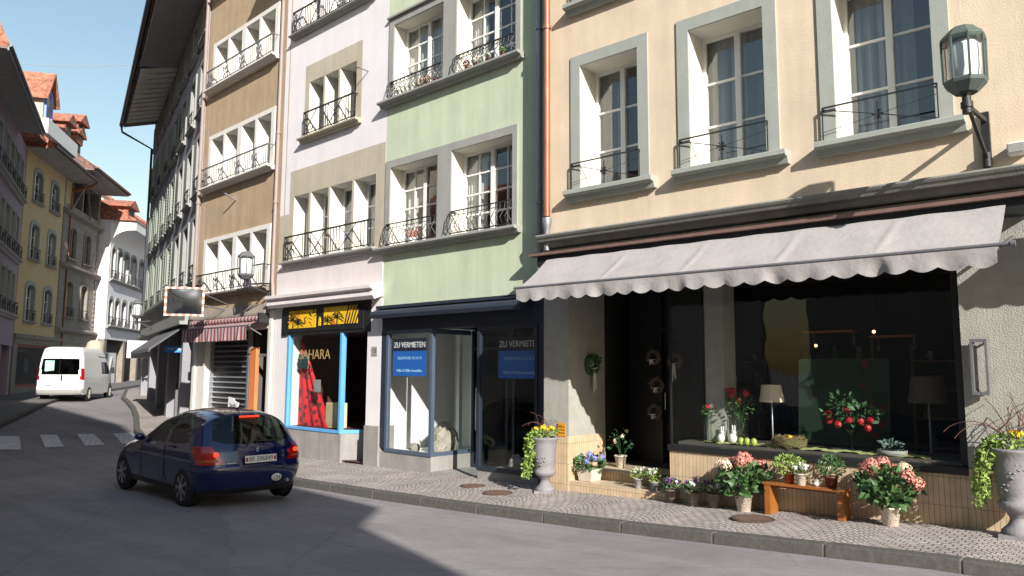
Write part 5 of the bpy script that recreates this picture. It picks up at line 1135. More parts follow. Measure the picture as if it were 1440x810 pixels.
# ================================================================ plants
def leafcloud(m, rnd, c, rx, ry, rz, n, s, mi=0, flat=.5, shape='sphere'):
    c = Vector(c)
    for _ in range(n):
        while 1:
            p = Vector((rnd.uniform(-1, 1), rnd.uniform(-1, 1), rnd.uniform(-1, 1)))
            if p.length < 1: break
        if rnd.random() < .6: p = p.normalized()*rnd.uniform(.75, 1.0)
        q = c+Vector((p.x*rx, p.y*ry, p.z*rz)); out = Vector((p.x, p.y, p.z*.6+.35)).normalized()
        a = Vector((rnd.uniform(-1, 1), rnd.uniform(-1, 1), rnd.uniform(-1, 1))); t = (out*.9+a*.7).normalized(); side = t.cross(a).normalized()
        L_ = s*rnd.uniform(.6, 1.3); w_ = L_*flat*.5; nn = t.cross(side)
        m.add([q, q+t*L_*.5+side*w_+nn*L_*.08, q+t*L_-nn*L_*.12, q+t*L_*.5-side*w_+nn*L_*.08, q+t*L_*.5], [(0, 1, 4), (1, 2, 4), (2, 3, 4), (3, 0, 4)], mi, False)
def petals(m, rnd, c, r, n, s, mi=0):
    c = Vector(c)
    for _ in range(n):
        p = Vector((rnd.gauss(0, 1), rnd.gauss(0, 1), rnd.gauss(.3, 1))).normalized(); q = c+p*r*rnd.uniform(.7, 1.05); a = p.orthogonal().normalized(); b = p.cross(a); t = rnd.random()*6
        a, b = a*math.cos(t)+b*math.sin(t), b*math.cos(t)-a*math.sin(t); ss = s*rnd.uniform(.7, 1.2)
        m.add([q+a*ss, q+b*ss, q-a*ss, q-b*ss], [(0, 1, 2, 3)], mi)
def pot_mesh(r0, r1, h, mat, e, name='pot', rim=.01, ribs=False):
    m = MB(); m.lathe([(r0*.9, 0), (r0, .005), (r1*.98, h*.9), (r1+rim, h*.91), (r1+rim, h), (r1-.01, h), (r1-.015, h*.88), (0, h*.87)], n=22); o = m.build(name, mt[mat], e)
    m = MB(); m.lathe([(r1-.014, h*.86), (r1*.5, h*.93), (0, h*.95)], n=14); m.build('soil', mt['soil'], e); return o
def plant(name, F, u, o, z, lab, cat, pot, fol=None, flowers=(), group=None, seed=1, stems=0):
    e = F.empty(name, u, o, z, lab, cat, group, rz=seed); rnd = random.Random(seed)
    r0, r1, h, pm = pot; pot_mesh(r0, r1, h, pm, e)
    if fol:
        m = MB(); 
        for (c, rx, rz_, n, s, fl) in fol['clouds']: leafcloud(m, rnd, c, rx, rx, rz_, n, s, 0, fl)
        for _ in range(stems):
            t = rnd.random()*6.28; rr_ = rnd.uniform(.3, .8)*fol['clouds'][0][1]; m.tube([(0, 0, h*.9), (math.cos(t)*rr_*.4, math.sin(t)*rr_*.4, h+.12), (math.cos(t)*rr_, math.sin(t)*rr_, fol['clouds'][0][0][2]+.05)], .004, 4)
        m.build('foliage', mt[fol['mat']], e)
    for i, (mat, pts, r, n, s) in enumerate(flowers):
        for p in pts:
            m = MB(); petals(m, rnd, p, r, n, s); m.build('flower_head', mt[mat], e)
    return e
def ringp(rnd, n, r, z, dz=.03): return [(r*rnd.uniform(.2, 1)*math.cos(t), r*rnd.uniform(.2, 1)*math.sin(t), z+rnd.uniform(-dz, dz)) for t in [rnd.random()*6.28 for _ in range(n)]]
rd = random.Random(11)
def sz(F, u, o): p = F.world(u, o, 0); return hside(p.x, p.y)
FP = FBe
def hyd(u, o, lab, seed, cols):
    rr = random.Random(seed); heads = []
    z = sz(FP, u, o)
    pts = [(-.27, .02, .60), (-.12, -.12, .66), (.02, .05, .72), (.16, -.08, .66), (.27, .06, .62), (.05, -.2, .62), (-.33, -.05, .52), (-.05, -.02, .70), (.22, -.18, .58), (.1, .16, .68)]
    rr.shuffle(pts); fl = [(cols[i % len(cols)], [p], .09 if i else .105, 190, .014) for i, p in enumerate(pts[:9])]
    return plant('hydrangea', FP, u, o, z, lab, 'potted plant', (.085, .115, .22, 'wicker'),
                 dict(mat='leaf', clouds=[((0, 0, .45), .33, .20, 240, .115, .72), ((0, 0, .34), .22, .12, 60, .12, .72)]), fl, 'hydrangeas in wicker pots', seed, 9)
hyd(2.59, .27, 'hydrangea with cream and coral heads in a wicker pot left of the bench', 4, ['creamfl', 'pinkfl', 'pinkfl', 'pinkfl'])
hyd(.74, .36, 'hydrangea with dusty pink heads in a pale pot right of the bench', 9, ['pinkfl', 'pinkfl', 'creamfl', 'pinkfl'])
for i, (u, o, lab, fm_) in enumerate(((3.78, .10, 'pansy pot with purple flowers at the tiled corner, first of the three grey wicker pots', 'purplefl'), (3.36, .22, 'white pansies in the middle one of the three grey wicker pots', 'whitefl'), (3.06, .19, 'dark leaved pansies in the grey wicker pot nearest the hydrangea', 'whitefl'))):
    plant('pansy_pot', FP, u, o, sz(FP, u, o), lab, 'potted plant', (.07, .105, .20, 'wickerg'), dict(mat='leafd', clouds=[((0, 0, .26), .15, .07, 110, .06, .6)]),
          [(fm_ if k % 3 else ('whitefl' if i == 0 else 'purplefl'), [p], .028, 14, .016) for k, p in enumerate(ringp(rd, 12 if i < 2 else 7, .15, .32))], 'pansies in grey wicker pots', 20+i, 0)
for i, (u, o, lab) in enumerate(((4.49, -.12, 'small white heather pot on the tiled step, left of the two'), (4.19, -.10, 'small white heather pot on the tiled step nearest the corner'))):
    plant('heather_pot', FP, u, o, .06, lab, 'potted plant', (.05, .062, .15 if i == 0 else .13, 'greyst'), dict(mat='leafl', clouds=[((0, 0, .22), .11, .09, 130, .05, .3)]), [('whitefl', [p], .02, 10, .010) for p in ringp(rd, 12, .11, .28, .04)], 'heather pots on the step', 30+i, 0)
# box of blue hydrangea on the step
e = FP.empty('blue_hydrangea_basket', 5.5, -.24, .06, 'square wicker basket of blue hydrangeas on the sunlit tiled step', 'potted plant')
m = MB(); m.hexa([(-.13, -.13, 0), (.13, -.13, 0), (.13, .13, 0), (-.13, .13, 0)], [(-.16, -.16, .2), (.16, -.16, .2), (.16, .16, .2), (-.16, .16, .2)]); m.build('basket', mt['wicker'], e, bevel=.01)
m = MB(); rr = random.Random(3); leafcloud(m, rr, (0, 0, .28), .24, .24, .10, 120, .11, 0, .65); m.build('foliage', mt['leaf'], e)
for p in ((-.15, -.05, .36), (-.02, .03, .42), (.13, -.03, .37), (.05, -.14, .34), (-.08, .12, .4), (.18, .1, .38)): m = MB(); petals(m, rr, p, .06, 70, .016); m.build('flower_head', mt['bluefl'], e)
plant('orchid_pot', FP, 5.2, -.72, .26, 'bare twiggy pot plant on the upper step inside the doorway', 'potted plant', (.07, .10, .2, 'wicker'), dict(mat='leafd', clouds=[((0, 0, .42), .2, .2, 40, .08, .5)]), [('creamfl', [p], .03, 10, .018) for p in ringp(rd, 6, .18, .5, .1)], None, 44, 6)
# bench and pots on it
P0, P1 = FBe.world(2.27, .28, 0), FBe.world(1.29, .25, 0)
e = FBe.empty('low_bench', 1.76, .24, (hside(P0.x, P0.y)+hside(P1.x, P1.y))/2, 'low orange varnished wooden bench with plank ends against the tiled base', 'bench')
m = MB(); m.box(-.52, .52, -.14, .14, .365, .395); m.build('seat', mt['ptwood'], e, bevel=.004)
for s in (-1, 1):
    m = MB(); x0, x1 = (s*.50, s*.42); m.hexa([(min(x0, x1), -.13, -.03), (max(x0, x1), -.13, -.03), (max(x0, x1), .13, -.03), (min(x0, x1), .13, -.03)], [(min(x0, x1), -.13, .365), (max(x0, x1), -.13, .365), (max(x0, x1), .13, .365), (min(x0, x1), .13, .365)])
    m.build('leg', mt['ptwood'], e, bevel=.004)
m = MB(); m.box(-.42, .42, .08, .10, .31, .365); m.build('apron', mt['ptwood'], e)
bz = (hside(P0.x, P0.y)+hside(P1.x, P1.y))/2+.396
plant('leafy_pot', FP, 1.97, .24, bz, 'fine leaved green plant in a glossy orange pot at the left end of the bench', 'potted plant', (.05, .07, .13, 'terra'), dict(mat='leafl', clouds=[((0, 0, .24), .19, .12, 420, .045, .45)]), (), None, 51, 0)
plant('white_flower_pot', FP, 1.80, .30, bz, 'white daisies in a white pot in the middle of the bench', 'potted plant', (.055, .075, .15, 'wicker'), dict(mat='leaf', clouds=[((0, 0, .20), .11, .06, 100, .04, .5)]), [('whitefl', [p], .022, 16, .014) for p in ringp(rd, 18, .12, .23)], None, 52, 0)
plant('leafy_pot', FP, 1.44, .24, bz, 'bushy green plant in a brown pot on the right end of the bench', 'potted plant', (.06, .085, .14, 'terrad'), dict(mat='leaf', clouds=[((0, 0, .26), .17, .14, 420, .045, .45)]), [('whitefl', [p], .018, 10, .011) for p in ringp(rd, 7, .16, .25, .08)], None, 53, 0)
e = FP.empty('white_stone', 1.62, .26, bz, 'little whitish stone rabbit sitting on the bench between the pots', 'ornament'); m = MB(); m.ball((0, 0, .03), .03, 10, 0, 1.2, 1, 1.1); m.ball((.02, 0, .07), .018, 8); m.build('stone_body', mt['whitejamb'], e)
# urns
def urn(F, u, o, s, lab, seed, trail_side, tri):
    z = sz(F, u, o)
    e = F.empty('urn_planter', u, o, z, lab, 'urn', 'stone urns with trailing ivy', rz=.2*seed); rnd = random.Random(seed)
    m = MB(); m.box(-.15*s, .15*s, -.15*s, .15*s, 0, .035*s); m.lathe([(.14*s, .035*s), (.145*s, .06*s), (.12*s, .085*s), (.085*s, .12*s), (.065*s, .17*s), (.075*s, .20*s), (.085*s, .205*s), (.085*s, .225*s), (.12*s, .24*s), (.155*s, .28*s), (.16*s, .31*s), (.145*s, .335*s), (.13*s, .345*s), (.15*s, .40*s), (.165*s, .55*s), (.178*s, .70*s), (.185*s, .76*s), (.21*s, .79*s), (.215*s, .81*s), (.195*s, .82*s), (.17*s, .79*s), (0, .78*s)], n=40); m.build('urn_body', mt['urn'], e)
    m = MB()
    for k in range(12):   # relief vine
        t = 1.0+k*.33; z0 = (.42+.22*math.sin(k*1.1)*.5+.12)*s; r_ = .17*s
        for q in range(4):
            a = t+q*.07; m.ball((r_*math.cos(a)*1.0, r_*math.sin(a), z0+.03*s*math.cos(q*2)), .013*s, 6, 0, 1, 1, .6)
    m.build('relief_vine', mt['urn'], e)
    m = MB(); leafcloud(m, rnd, (0, 0, .89*s), .20*s, .20*s, .06*s, 300, .05, 0, .6); m.build('foliage', mt['leafl'], e)
    m = MB()
    for k in range(11):
        t = trail_side+rnd.uniform(-.7, .7); L_ = rnd.uniform(.25, .62)*s; x0 = .18*s
        pts = [(math.cos(t)*x0*f, math.sin(t)*x0*f, zz*s) for f, zz in ((.8, .84), (1.15, .85), (1.4, .78))]
        n = 8; last = pts[-1]
        for i in range(n): last = (last[0]+rnd.uniform(-.02, .025)*math.cos(t)+rnd.uniform(-.015, .015), last[1]+rnd.uniform(-.015, .015)+.01*math.sin(t), last[2]-L_/n); pts.append(last)
        m.tube(pts, .0035, 4)
        for p in pts: leafcloud(m, rnd, p, .035, .035, .03, 5, .055, 0, .75)
    m.build('trailing_ivy', mt['leafl'], e)
    for p in ringp(rnd, 9, .17*s, .95*s, .02): m = MB(); petals(m, rnd, p, .03, 30, .016); m.build('flower_head', mt['yellowfl'], e)
    m = MB()
    for k in range(tri):
        t = rnd.random()*6.28; a = .05; p = Vector((.05*math.cos(t), .05*math.sin(t), .85*s)); pts = [p]; d = Vector((math.cos(t)*.4, math.sin(t)*.4, 1)).normalized()
        for i in range(9):
            d = (d+Vector((rnd.uniform(-.55, .55), rnd.uniform(-.4, .4), rnd.uniform(-.25, .25)-.05*i))).normalized(); p = p+d*(.055 if tri < 10 else .085); pts.append(p)
        m.tube(pts, [.005]*6+[.0035]*(len(pts)-6), 4)
    m.build('twigs', M('twig_bark', (.10, .035, .03), .8, .2, 10), e); return e
urn(FBe, 6.02, .30, 1.1, 'grey cast urn with ivy and yellow flowers between the green and beige houses', 3, 3.0, 8)
urn(FBe, -.52, .30, 1.16, 'large grey urn with twisted red twigs, ivy and yellow pansies at the right edge', 8, 1.75, 17)
# wreath on the left door jamb and hanging ornaments
FW_ = FBe
e = FBe.empty('door_wreath', 5.70, -.62, 1.98, 'dark wreath with a pale ribbon hanging on the grey doorway wall', 'wreath', rz=PI/2)
def torus(m, R_, r_, c=(0, 0, 0), n=22, k=8, ax='y'):
    vs = []
    for i in range(n):
        a = 2*PI*i/n
        for j in range(k):
            b = 2*PI*j/k; rr_ = R_+r_*math.cos(b); v = (rr_*math.cos(a), r_*math.sin(b), rr_*math.sin(a)) if ax == 'y' else (rr_*math.cos(a), rr_*math.sin(a), r_*math.sin(b)); vs.append(Vector(v)+Vector(c))
    m.add(vs, [(i*k+j, ((i+1) % n)*k+j, ((i+1) % n)*k+(j+1) % k, i*k+(j+1) % k) for i in range(n) for j in range(k)], 0, True)
def wreath_parts(e, R_, seed, leafm='leafd', rib='whitejamb', rl=.4):
    rnd = random.Random(seed); m = MB(); torus(m, R_, R_*.28); 
    for i in range(120): a = rnd.random()*6.28; leafcloud(m, rnd, (R_*math.cos(a), -R_*.1, R_*math.sin(a)), R_*.25, R_*.25, R_*.25, 1, R_*.45)
    m.build('wreath_ring', mt[leafm], e)
    m = MB(); m.bar((-.01, -.05, -R_*.5), (-.03, -.06, -R_*.5-rl), .035, .006); m.bar((.01, -.05, -R_*.5), (.035, -.06, -R_*.5-rl*.85), .03, .006); m.bar((-.07, -.06, -R_*.45), (.07, -.06, -R_*.35), .05, .01); m.build('ribbon', mt[rib], e)
wreath_parts(e, .15, 5)
for i, (u, z, lab) in enumerate(((5.12, 2.12, 'upper left twig wreath with a white bow on the dark shop door'), (4.68, 2.05, 'right twig wreath with a long white ribbon on the dark shop door'), (5.05, 1.62, 'middle twig wreath with a small white bow on the dark shop door'), (5.1, 1.15, 'lowest twig wreath with a pale bow on the dark shop door'))):
    e = FBe.empty('twig_wreath', u, -1.7, z, lab, 'wreath', 'wreaths hung on the shop door'); wreath_parts(e, .11, 60+i, 'wickerg', 'whitep', .3 if i == 1 else .07)
# ---------------------------------------------------------------- window display
dz = .832
def vase(u, o, h, r, lab, name, flower, n, z=dz, stem=.25, spread=.12, fr=.035):
    e = FBe.empty(name, u, o, z, lab, 'vase of flowers'); rnd = random.Random(int(u*100)); m = MB(); m.lathe([(r*.9, 0), (r, .01), (r*.95, h*.5), (r*1.15, h), (r*1.1, h), (r*.9, h*.5), (r*.93, .02), (0, .02)], n=20); m.build('glass_vase', mt['shopglass'], e)
    m = MB(); tips = []
    for k in range(n):
        t = rnd.random()*6.28; q = spread*rnd.uniform(.2, 1); tip = Vector((q*math.cos(t), q*math.sin(t), h+stem*rnd.uniform(.5, 1))); tips.append(tip); m.tube([(0, 0, .03), (tip.x*.3, tip.y*.3, h), tip], .004, 4)
    leafcloud(m, rnd, (0, 0, h+stem*.35), spread, spread, stem*.5, n*14, .06, 0, .5); m.build('foliage', mt['leaf'], e)
    for tip in tips: m = MB(); petals(m, rnd, tip, fr, 34, fr*.55); m.build('flower_head', mt[flower], e)
    return e
vase(3.40, -.35, .42, .07, 'slim glass vase with dark red flowers at the left end of the window display', 'flower_vase', 'redfl', 7, stem=.12, spread=.07)
vase(2.90, -.40, .42, .10, 'wide glass vase with a bunch of pink and red roses in the window display', 'rose_vase', 'redfl', 11, stem=.38, spread=.24, fr=.04)
e = FBe.empty('rose_arrangement', 1.38, -.45, dz, 'spreading arrangement of bright red roses before the green picture', 'flowers'); rnd = random.Random(77)
m = MB(); m.lathe([(.05, 0), (.06, .02), (.015, .06), (.012, .22), (.09, .27), (.10, .30)], n=16); m.build('footed_bowl', mt['darkglass'], e)
m = MB(); leafcloud(m, rnd, (0, 0, .50), .36, .2, .14, 150, .09, 0, .6); leafcloud(m, rnd, (-.1, 0, .66), .16, .15, .1, 40, .08, 0, .5); m.build('foliage', mt['leafd'], e)
for p in ((-.25, -.1, .40), (-.12, -.15, .36), (.02, -.16, .42), (.16, -.15, .41), (.27, -.1, .42), (.24, -.12, .33), (-.02, -.1, .55), (-.3, 0, .48)): m = MB(); petals(m, rnd, p, .045, 50, .026); m.build('flower_head', mt['redfl'], e)
def lampth(u, o, s, lab, z=dz, sm_='lampshade'):
    e = FBe.empty('table_lamp', u, o, z, lab, 'lamp'); m = MB(); m.lathe([(.09*s, 0), (.09*s, .015), (.012*s, .03), (.010*s, .62*s), (.01*s, .7*s)], n=16); m.build('lamp_stand', mt['zinc'], e)
    m = MB(); m.lathe([(.17*s, .62*s), (.135*s, .86*s)], n=24); m.f = [f for f in m.f if len(f) == 4]; m.mi = [0]*len(m.f); m.sm = [True]*len(m.f); m.build('lamp_shade', mt[sm_], e)
lampth(2.44, -.42, 1.0, 'table lamp with a cream shade in the middle of the window display'); lampth(.56, -1.0, 1.45, 'larger dim table lamp at the back right of the window display', dz-.25, 'dimshade')
for i, (u, h_) in enumerate(((3.17, .19), (2.99, .21))):
    e = FBe.empty('rabbit_figure', u, -.3, dz, ['white ceramic rabbit, the left one beside the red flowers', 'white ceramic rabbit, the right one beside the wide vase'][i], 'ornament', 'ceramic rabbits in the window')
    m = MB(); m.ball((0, 0, h_*.38), h_*.3, 12, 0, 1, .9, 1.25); m.ball((.02, 0, h_*.78), h_*.17, 10); m.build('rabbit_body', mt['whitep'], e)
    for s in (-1, 1): m = MB(); m.ball((.02+s*h_*.08, 0, h_*1.08), h_*.16, 8, 0, .35, .3, 1.4); m.build('ear', mt['whitep'], e)
for i, u in enumerate((2.80, 2.71, 2.61)):
    e = FBe.empty('green_egg', u, -.16, dz, 'lime green egg, %s of the three on the window ledge' % ('left', 'middle', 'right')[i], 'egg', 'three green eggs'); m = MB(); m.ball((0, 0, .058), .045, 14, 0, 1, 1, 1.28); m.build('egg_shell', M('lime_egg', (.38, .45, .10), .5, .08, 6), e)
e = FBe.empty('straw_nest', 2.17, -.32, dz, 'big round nest of dry straw with an egg in the window display', 'nest'); rnd = random.Random(5); m = MB()
for k in range(340):
    a = rnd.random()*6.28; b = rnd.random()*6.28; r_ = .17+.055*math.cos(b); p = Vector((r_*math.cos(a), r_*math.sin(a), .08+.07*math.sin(b))); d = Vector((-math.sin(a), math.cos(a), rnd.uniform(-.5, .5)))*.07; m.bar(p-d, p+d, .005)
m.build('straw_ring', M('dry_straw', (.20, .15, .07), .9, .3, 20), e); m = MB(); m.ball((.02, -.02, .12), .045, 12, 0, 1, 1, 1.3); m.build('nest_egg', mt['gold'], e)
m = MB(); torus(m, .17, .06, (0, 0, .07), ax='z'); m.build('moss_ring', M('moss', (.09, .10, .03), .95, .4, 20), e)
e = FBe.empty('green_picture', 1.66, -1.02, .85, 'big dark green picture with red blossoms leaning in the window display', 'picture'); m = MB(); m.hexa([(-.62, -.06, 0), (.62, -.06, 0), (.62, -.02, 0), (-.62, -.02, 0)], [(-.62, .06, 1.22), (.62, .06, 1.22), (.62, .1, 1.22), (-.62, .1, 1.22)]); m.build('canvas', M('painted_green', (.008, .030, .014), .6, .4, 1.5, streak=.3, stscale=3), e)
m = MB(); rnd = random.Random(8)
for k in range(9): z = .1+rnd.random()*1.05; x = .25+rnd.random()*.3; r_ = .035+.03*rnd.random(); m.lathe([(r_, 0), (0, .004)], (0, 0, 0), 9) if False else m.prism([(x+r_*math.cos(t), -.064+.12*z/1.22, z+r_*math.sin(t)) for t in [PI*2*j/9 for j in range(9)]], (0, .004, 0))
m.build('painted_blossoms', M('painted_red', (.12, .008, .012), .7, .3, 8), e)
e = FBe.empty('table_runner', 1.9, -.3, dz, 'lime green cloth runner lying along the window ledge', 'cloth'); m = MB(); vs = []
for i in range(61):
    for j in range(7): vs.append((-1.5+i*.05, -.13+j*.045+.02*math.sin(i*.5), .012+.010*math.sin(i*.8+j*1.3)+.006*math.sin(i*2.1)))
m.add(vs, [(i*7+j, (i+1)*7+j, (i+1)*7+j+1, i*7+j+1) for i in range(60) for j in range(6)], 0, True); m.build('cloth', M('lime_cloth', (.42, .45, .17), .95, .15, 8), e)
e = FBe.empty('succulent_bowl', .86, -.32, dz, 'shallow pale bowl holding a grey succulent near the right end of the ledge', 'potted plant'); m = MB(); m.lathe([(.13, 0), (.17, .01), (.175, .07), (.16, .07), (.15, .03), (0, .03)], n=24); m.build('bowl', mt['greyst'], e); m = MB(); rnd = random.Random(3); leafcloud(m, rnd, (0, 0, .1), .1, .1, .07, 70, .09, 0, .6); m.build('foliage', M('succulent', (.10, .15, .13), .7, .2, 8), e)
for i, (u, o, z, lab) in enumerate(((2.2, -1.6, 2.28, 'lit bare bulb pendant behind the cream lamp'), (1.25, -1.2, 2.45, 'lit bulb pendant right above the green picture'))):
    e = FBe.empty('pendant_bulb', u, o, z, lab, 'lamp', 'pendant bulbs in the shop'); m = MB(); m.ball((0, 0, 0), .022, 10); m.build('bulb', M('warm_bulb', (.8, .4, .2), .4, 0, emit=((1, .38, .14), 5)), e); m = MB(); m.tube([(0, 0, .02), (0, 0, 3.68-z)], .004, 4); m.build('cord', mt['black'], e)
for i, u in enumerate((3.0, 2.35, 1.6, .95)):
    e = FBe.empty('ceiling_spotlight', u, -.55, 3.5, '%s ceiling spotlight in the florist window' % ('leftmost', 'second from left', 'third from left', 'rightmost')[i], 'spotlight', 'ceiling spotlights'); m = MB(); m.lathe([(.02, 0), (.03, -.02), (.055, -.1), (.05, -.1), (0, -.04)], n=14); m.build('spot_housing', mt['irong'], e); m = MB(); m.tube([(0, 0, 0), (0, 0, .2)], .008, 6); m.build('spot_stem', mt['irong'], e)
for i, (u, w_) in enumerate(((2.3, .8), (1.35, .65))):
    e = FBe.empty('wall_shelf', u, -2.6, 2.52-.1*i, ['long pale shelf edge glimpsed left at the back of the shop', 'shorter pale shelf edge at the back of the shop'][i], 'shelf'); m = MB(); m.box(-w_/2, w_/2, -.15, .15, 0, .03); m.build('shelf_board', mt['orange'], e)
    for s in (-1, 1): m = MB(); m.box(s*w_*.4-.015, s*w_*.4+.015, .12, .15, -.2, 0); m.build('shelf_bracket', mt['irong'], e)
# rubble stones in the green shop
for i, (F_, u, o, z, r_, lab) in enumerate(((FGr, 3.62, -.75, .12, .30, 'large pale boulder in the sunlit left display window'), (FGr, 3.4, -.4, .12, .17, 'brown stone lying before the boulder in the left display window'), (FGr, 4.1, -.35, .12, .12, 'pale round pot shaped stone at the left of the boulder'), (FGr, 1.3, -.5, .0, .16, 'mossy stone in the shaded right display window'))):
    e = F_.empty('display_stone', u, o, z, lab, 'stone', 'stones in the empty shop windows'); m = MB(); rnd = random.Random(i+5)
    m.ball((0, 0, r_*.75), r_, 14, 0, 1.1, .9, .95 if i else 1.35); m.v = [tuple(Vector(v)*(1+rnd.uniform(-.09, .09))) for v in m.v]; m.sm = [False]*len(m.sm); m.build('stone_body', mt['stone'], e)
# flower pots on the green house's upper sill
for i in range(11):
    u = [4.5, 4.32, 4.12, 3.9, 3.65, 3.4, 3.15, 2.2, 1.95, 1.6, 1.2][i]; c = ['whitefl', 'whitefl', 'whitefl', 'whitefl', 'pinkfl', 'pinkfl', 'whitefl', 'redfl', 'creamfl', 'whitefl', 'leafl'][i]
    lab = 'sill pot on the upper green house window, %s' % ['white one at the far left', 'white second from the left', 'white third from the left', 'white fourth from the left', 'pink beside the middle of the left window', 'pink right of the left window middle', 'white next to the centre pier', 'red at the left of the right window', 'cream in the right window', 'white in the right window middle', 'leafy lime at the right end'][i]
    e = FGr.empty('sill_pot', u, .07, 7.925, lab, 'potted plant', 'pots on the upper green sill'); m = MB(); m.lathe([(.04, 0), (.055, .1), (.05, .1), (0, .09)], n=12); m.build('pot', mt['whitep' if i < 4 else 'terrad'], e)
    m = MB(); rnd = random.Random(i); leafcloud(m, rnd, (0, 0, .16), .08, .08, .06, 30, .06, 0, .5); m.build('foliage', mt['leaf'], e); m = MB(); petals(m, rnd, (0, 0, .18), .07, 40, .02); m.build('flower_head', mt[c], e)
e = FGr.empty('spider_plant', 4.0, -.1, 4.58, 'red and white leaved plant standing in the lower left green house window', 'potted plant'); m = MB(); m.lathe([(.07, 0), (.09, .14), (0, .13)], n=12); m.build('pot', mt['whitep'], e); m = MB(); rnd = random.Random(4)
for k in range(16): a = rnd.random()*6.28; m.bar((0, 0, .13), (.25*math.cos(a), .1*math.sin(a), .3+rnd.uniform(-.1, .1)), .03, .01)
m.build('foliage', mt['pinkfl'], e)

# shelves and dim stock deeper in the florist shop
for i, (u, o, zt) in enumerate(((4.9, -4.6, 2.2), (3.0, -4.9, 2.4), (.8, -4.7, 2.1))):
    e = FBe.empty('stock_rack', u, o, .26, ['dim wooden stock rack deep behind the doorway', 'dim wooden stock rack at the middle back of the shop', 'dim wooden stock rack at the right back of the shop'][i], 'rack', None)
    for s in (-1, 1): m = MB(); m.box(s*.75-.03, s*.75+.03, -.2, .2, 0, zt); m.build('upright', mt['ptwood'], e)
    for k in range(4): m = MB(); m.box(-.75, .75, -.2, .2, .3+k*.5, .33+k*.5); m.build('shelf_board', mt['ptwood'], e)
    rnd = random.Random(90+i)
    for k in range(4):
        for j in range(3):
            x = -.5+j*.5+rnd.uniform(-.08, .08); z = .33+k*.5; h = rnd.uniform(.14, .34); r_ = rnd.uniform(.05, .09)
            v = FBe.empty('stock_vase', u-x, o, .26+z, 'dim vase, %s on the %s board of the stock rack at the %s' % (('left', 'middle', 'right')[j], ('lowest', 'second', 'third', 'top')[k], ('doorway back', 'middle back', 'right back')[i]), 'vase', 'vases on the stock racks'); m = MB(); m.lathe([(r_*.7, 0), (r_, h*.4), (r_*.6, h*.85), (r_*.75, h)], n=12); m.build('vase_body', mt[rnd.choice(['curtain', 'terra', 'greyst', 'wicker', 'leafl'])], v)
            if rnd.random() < .5: m = MB(); leafcloud(m, rnd, (0, 0, h+.08), .1, .1, .09, 30, .07); m.build('foliage', mt['leaf'], v)
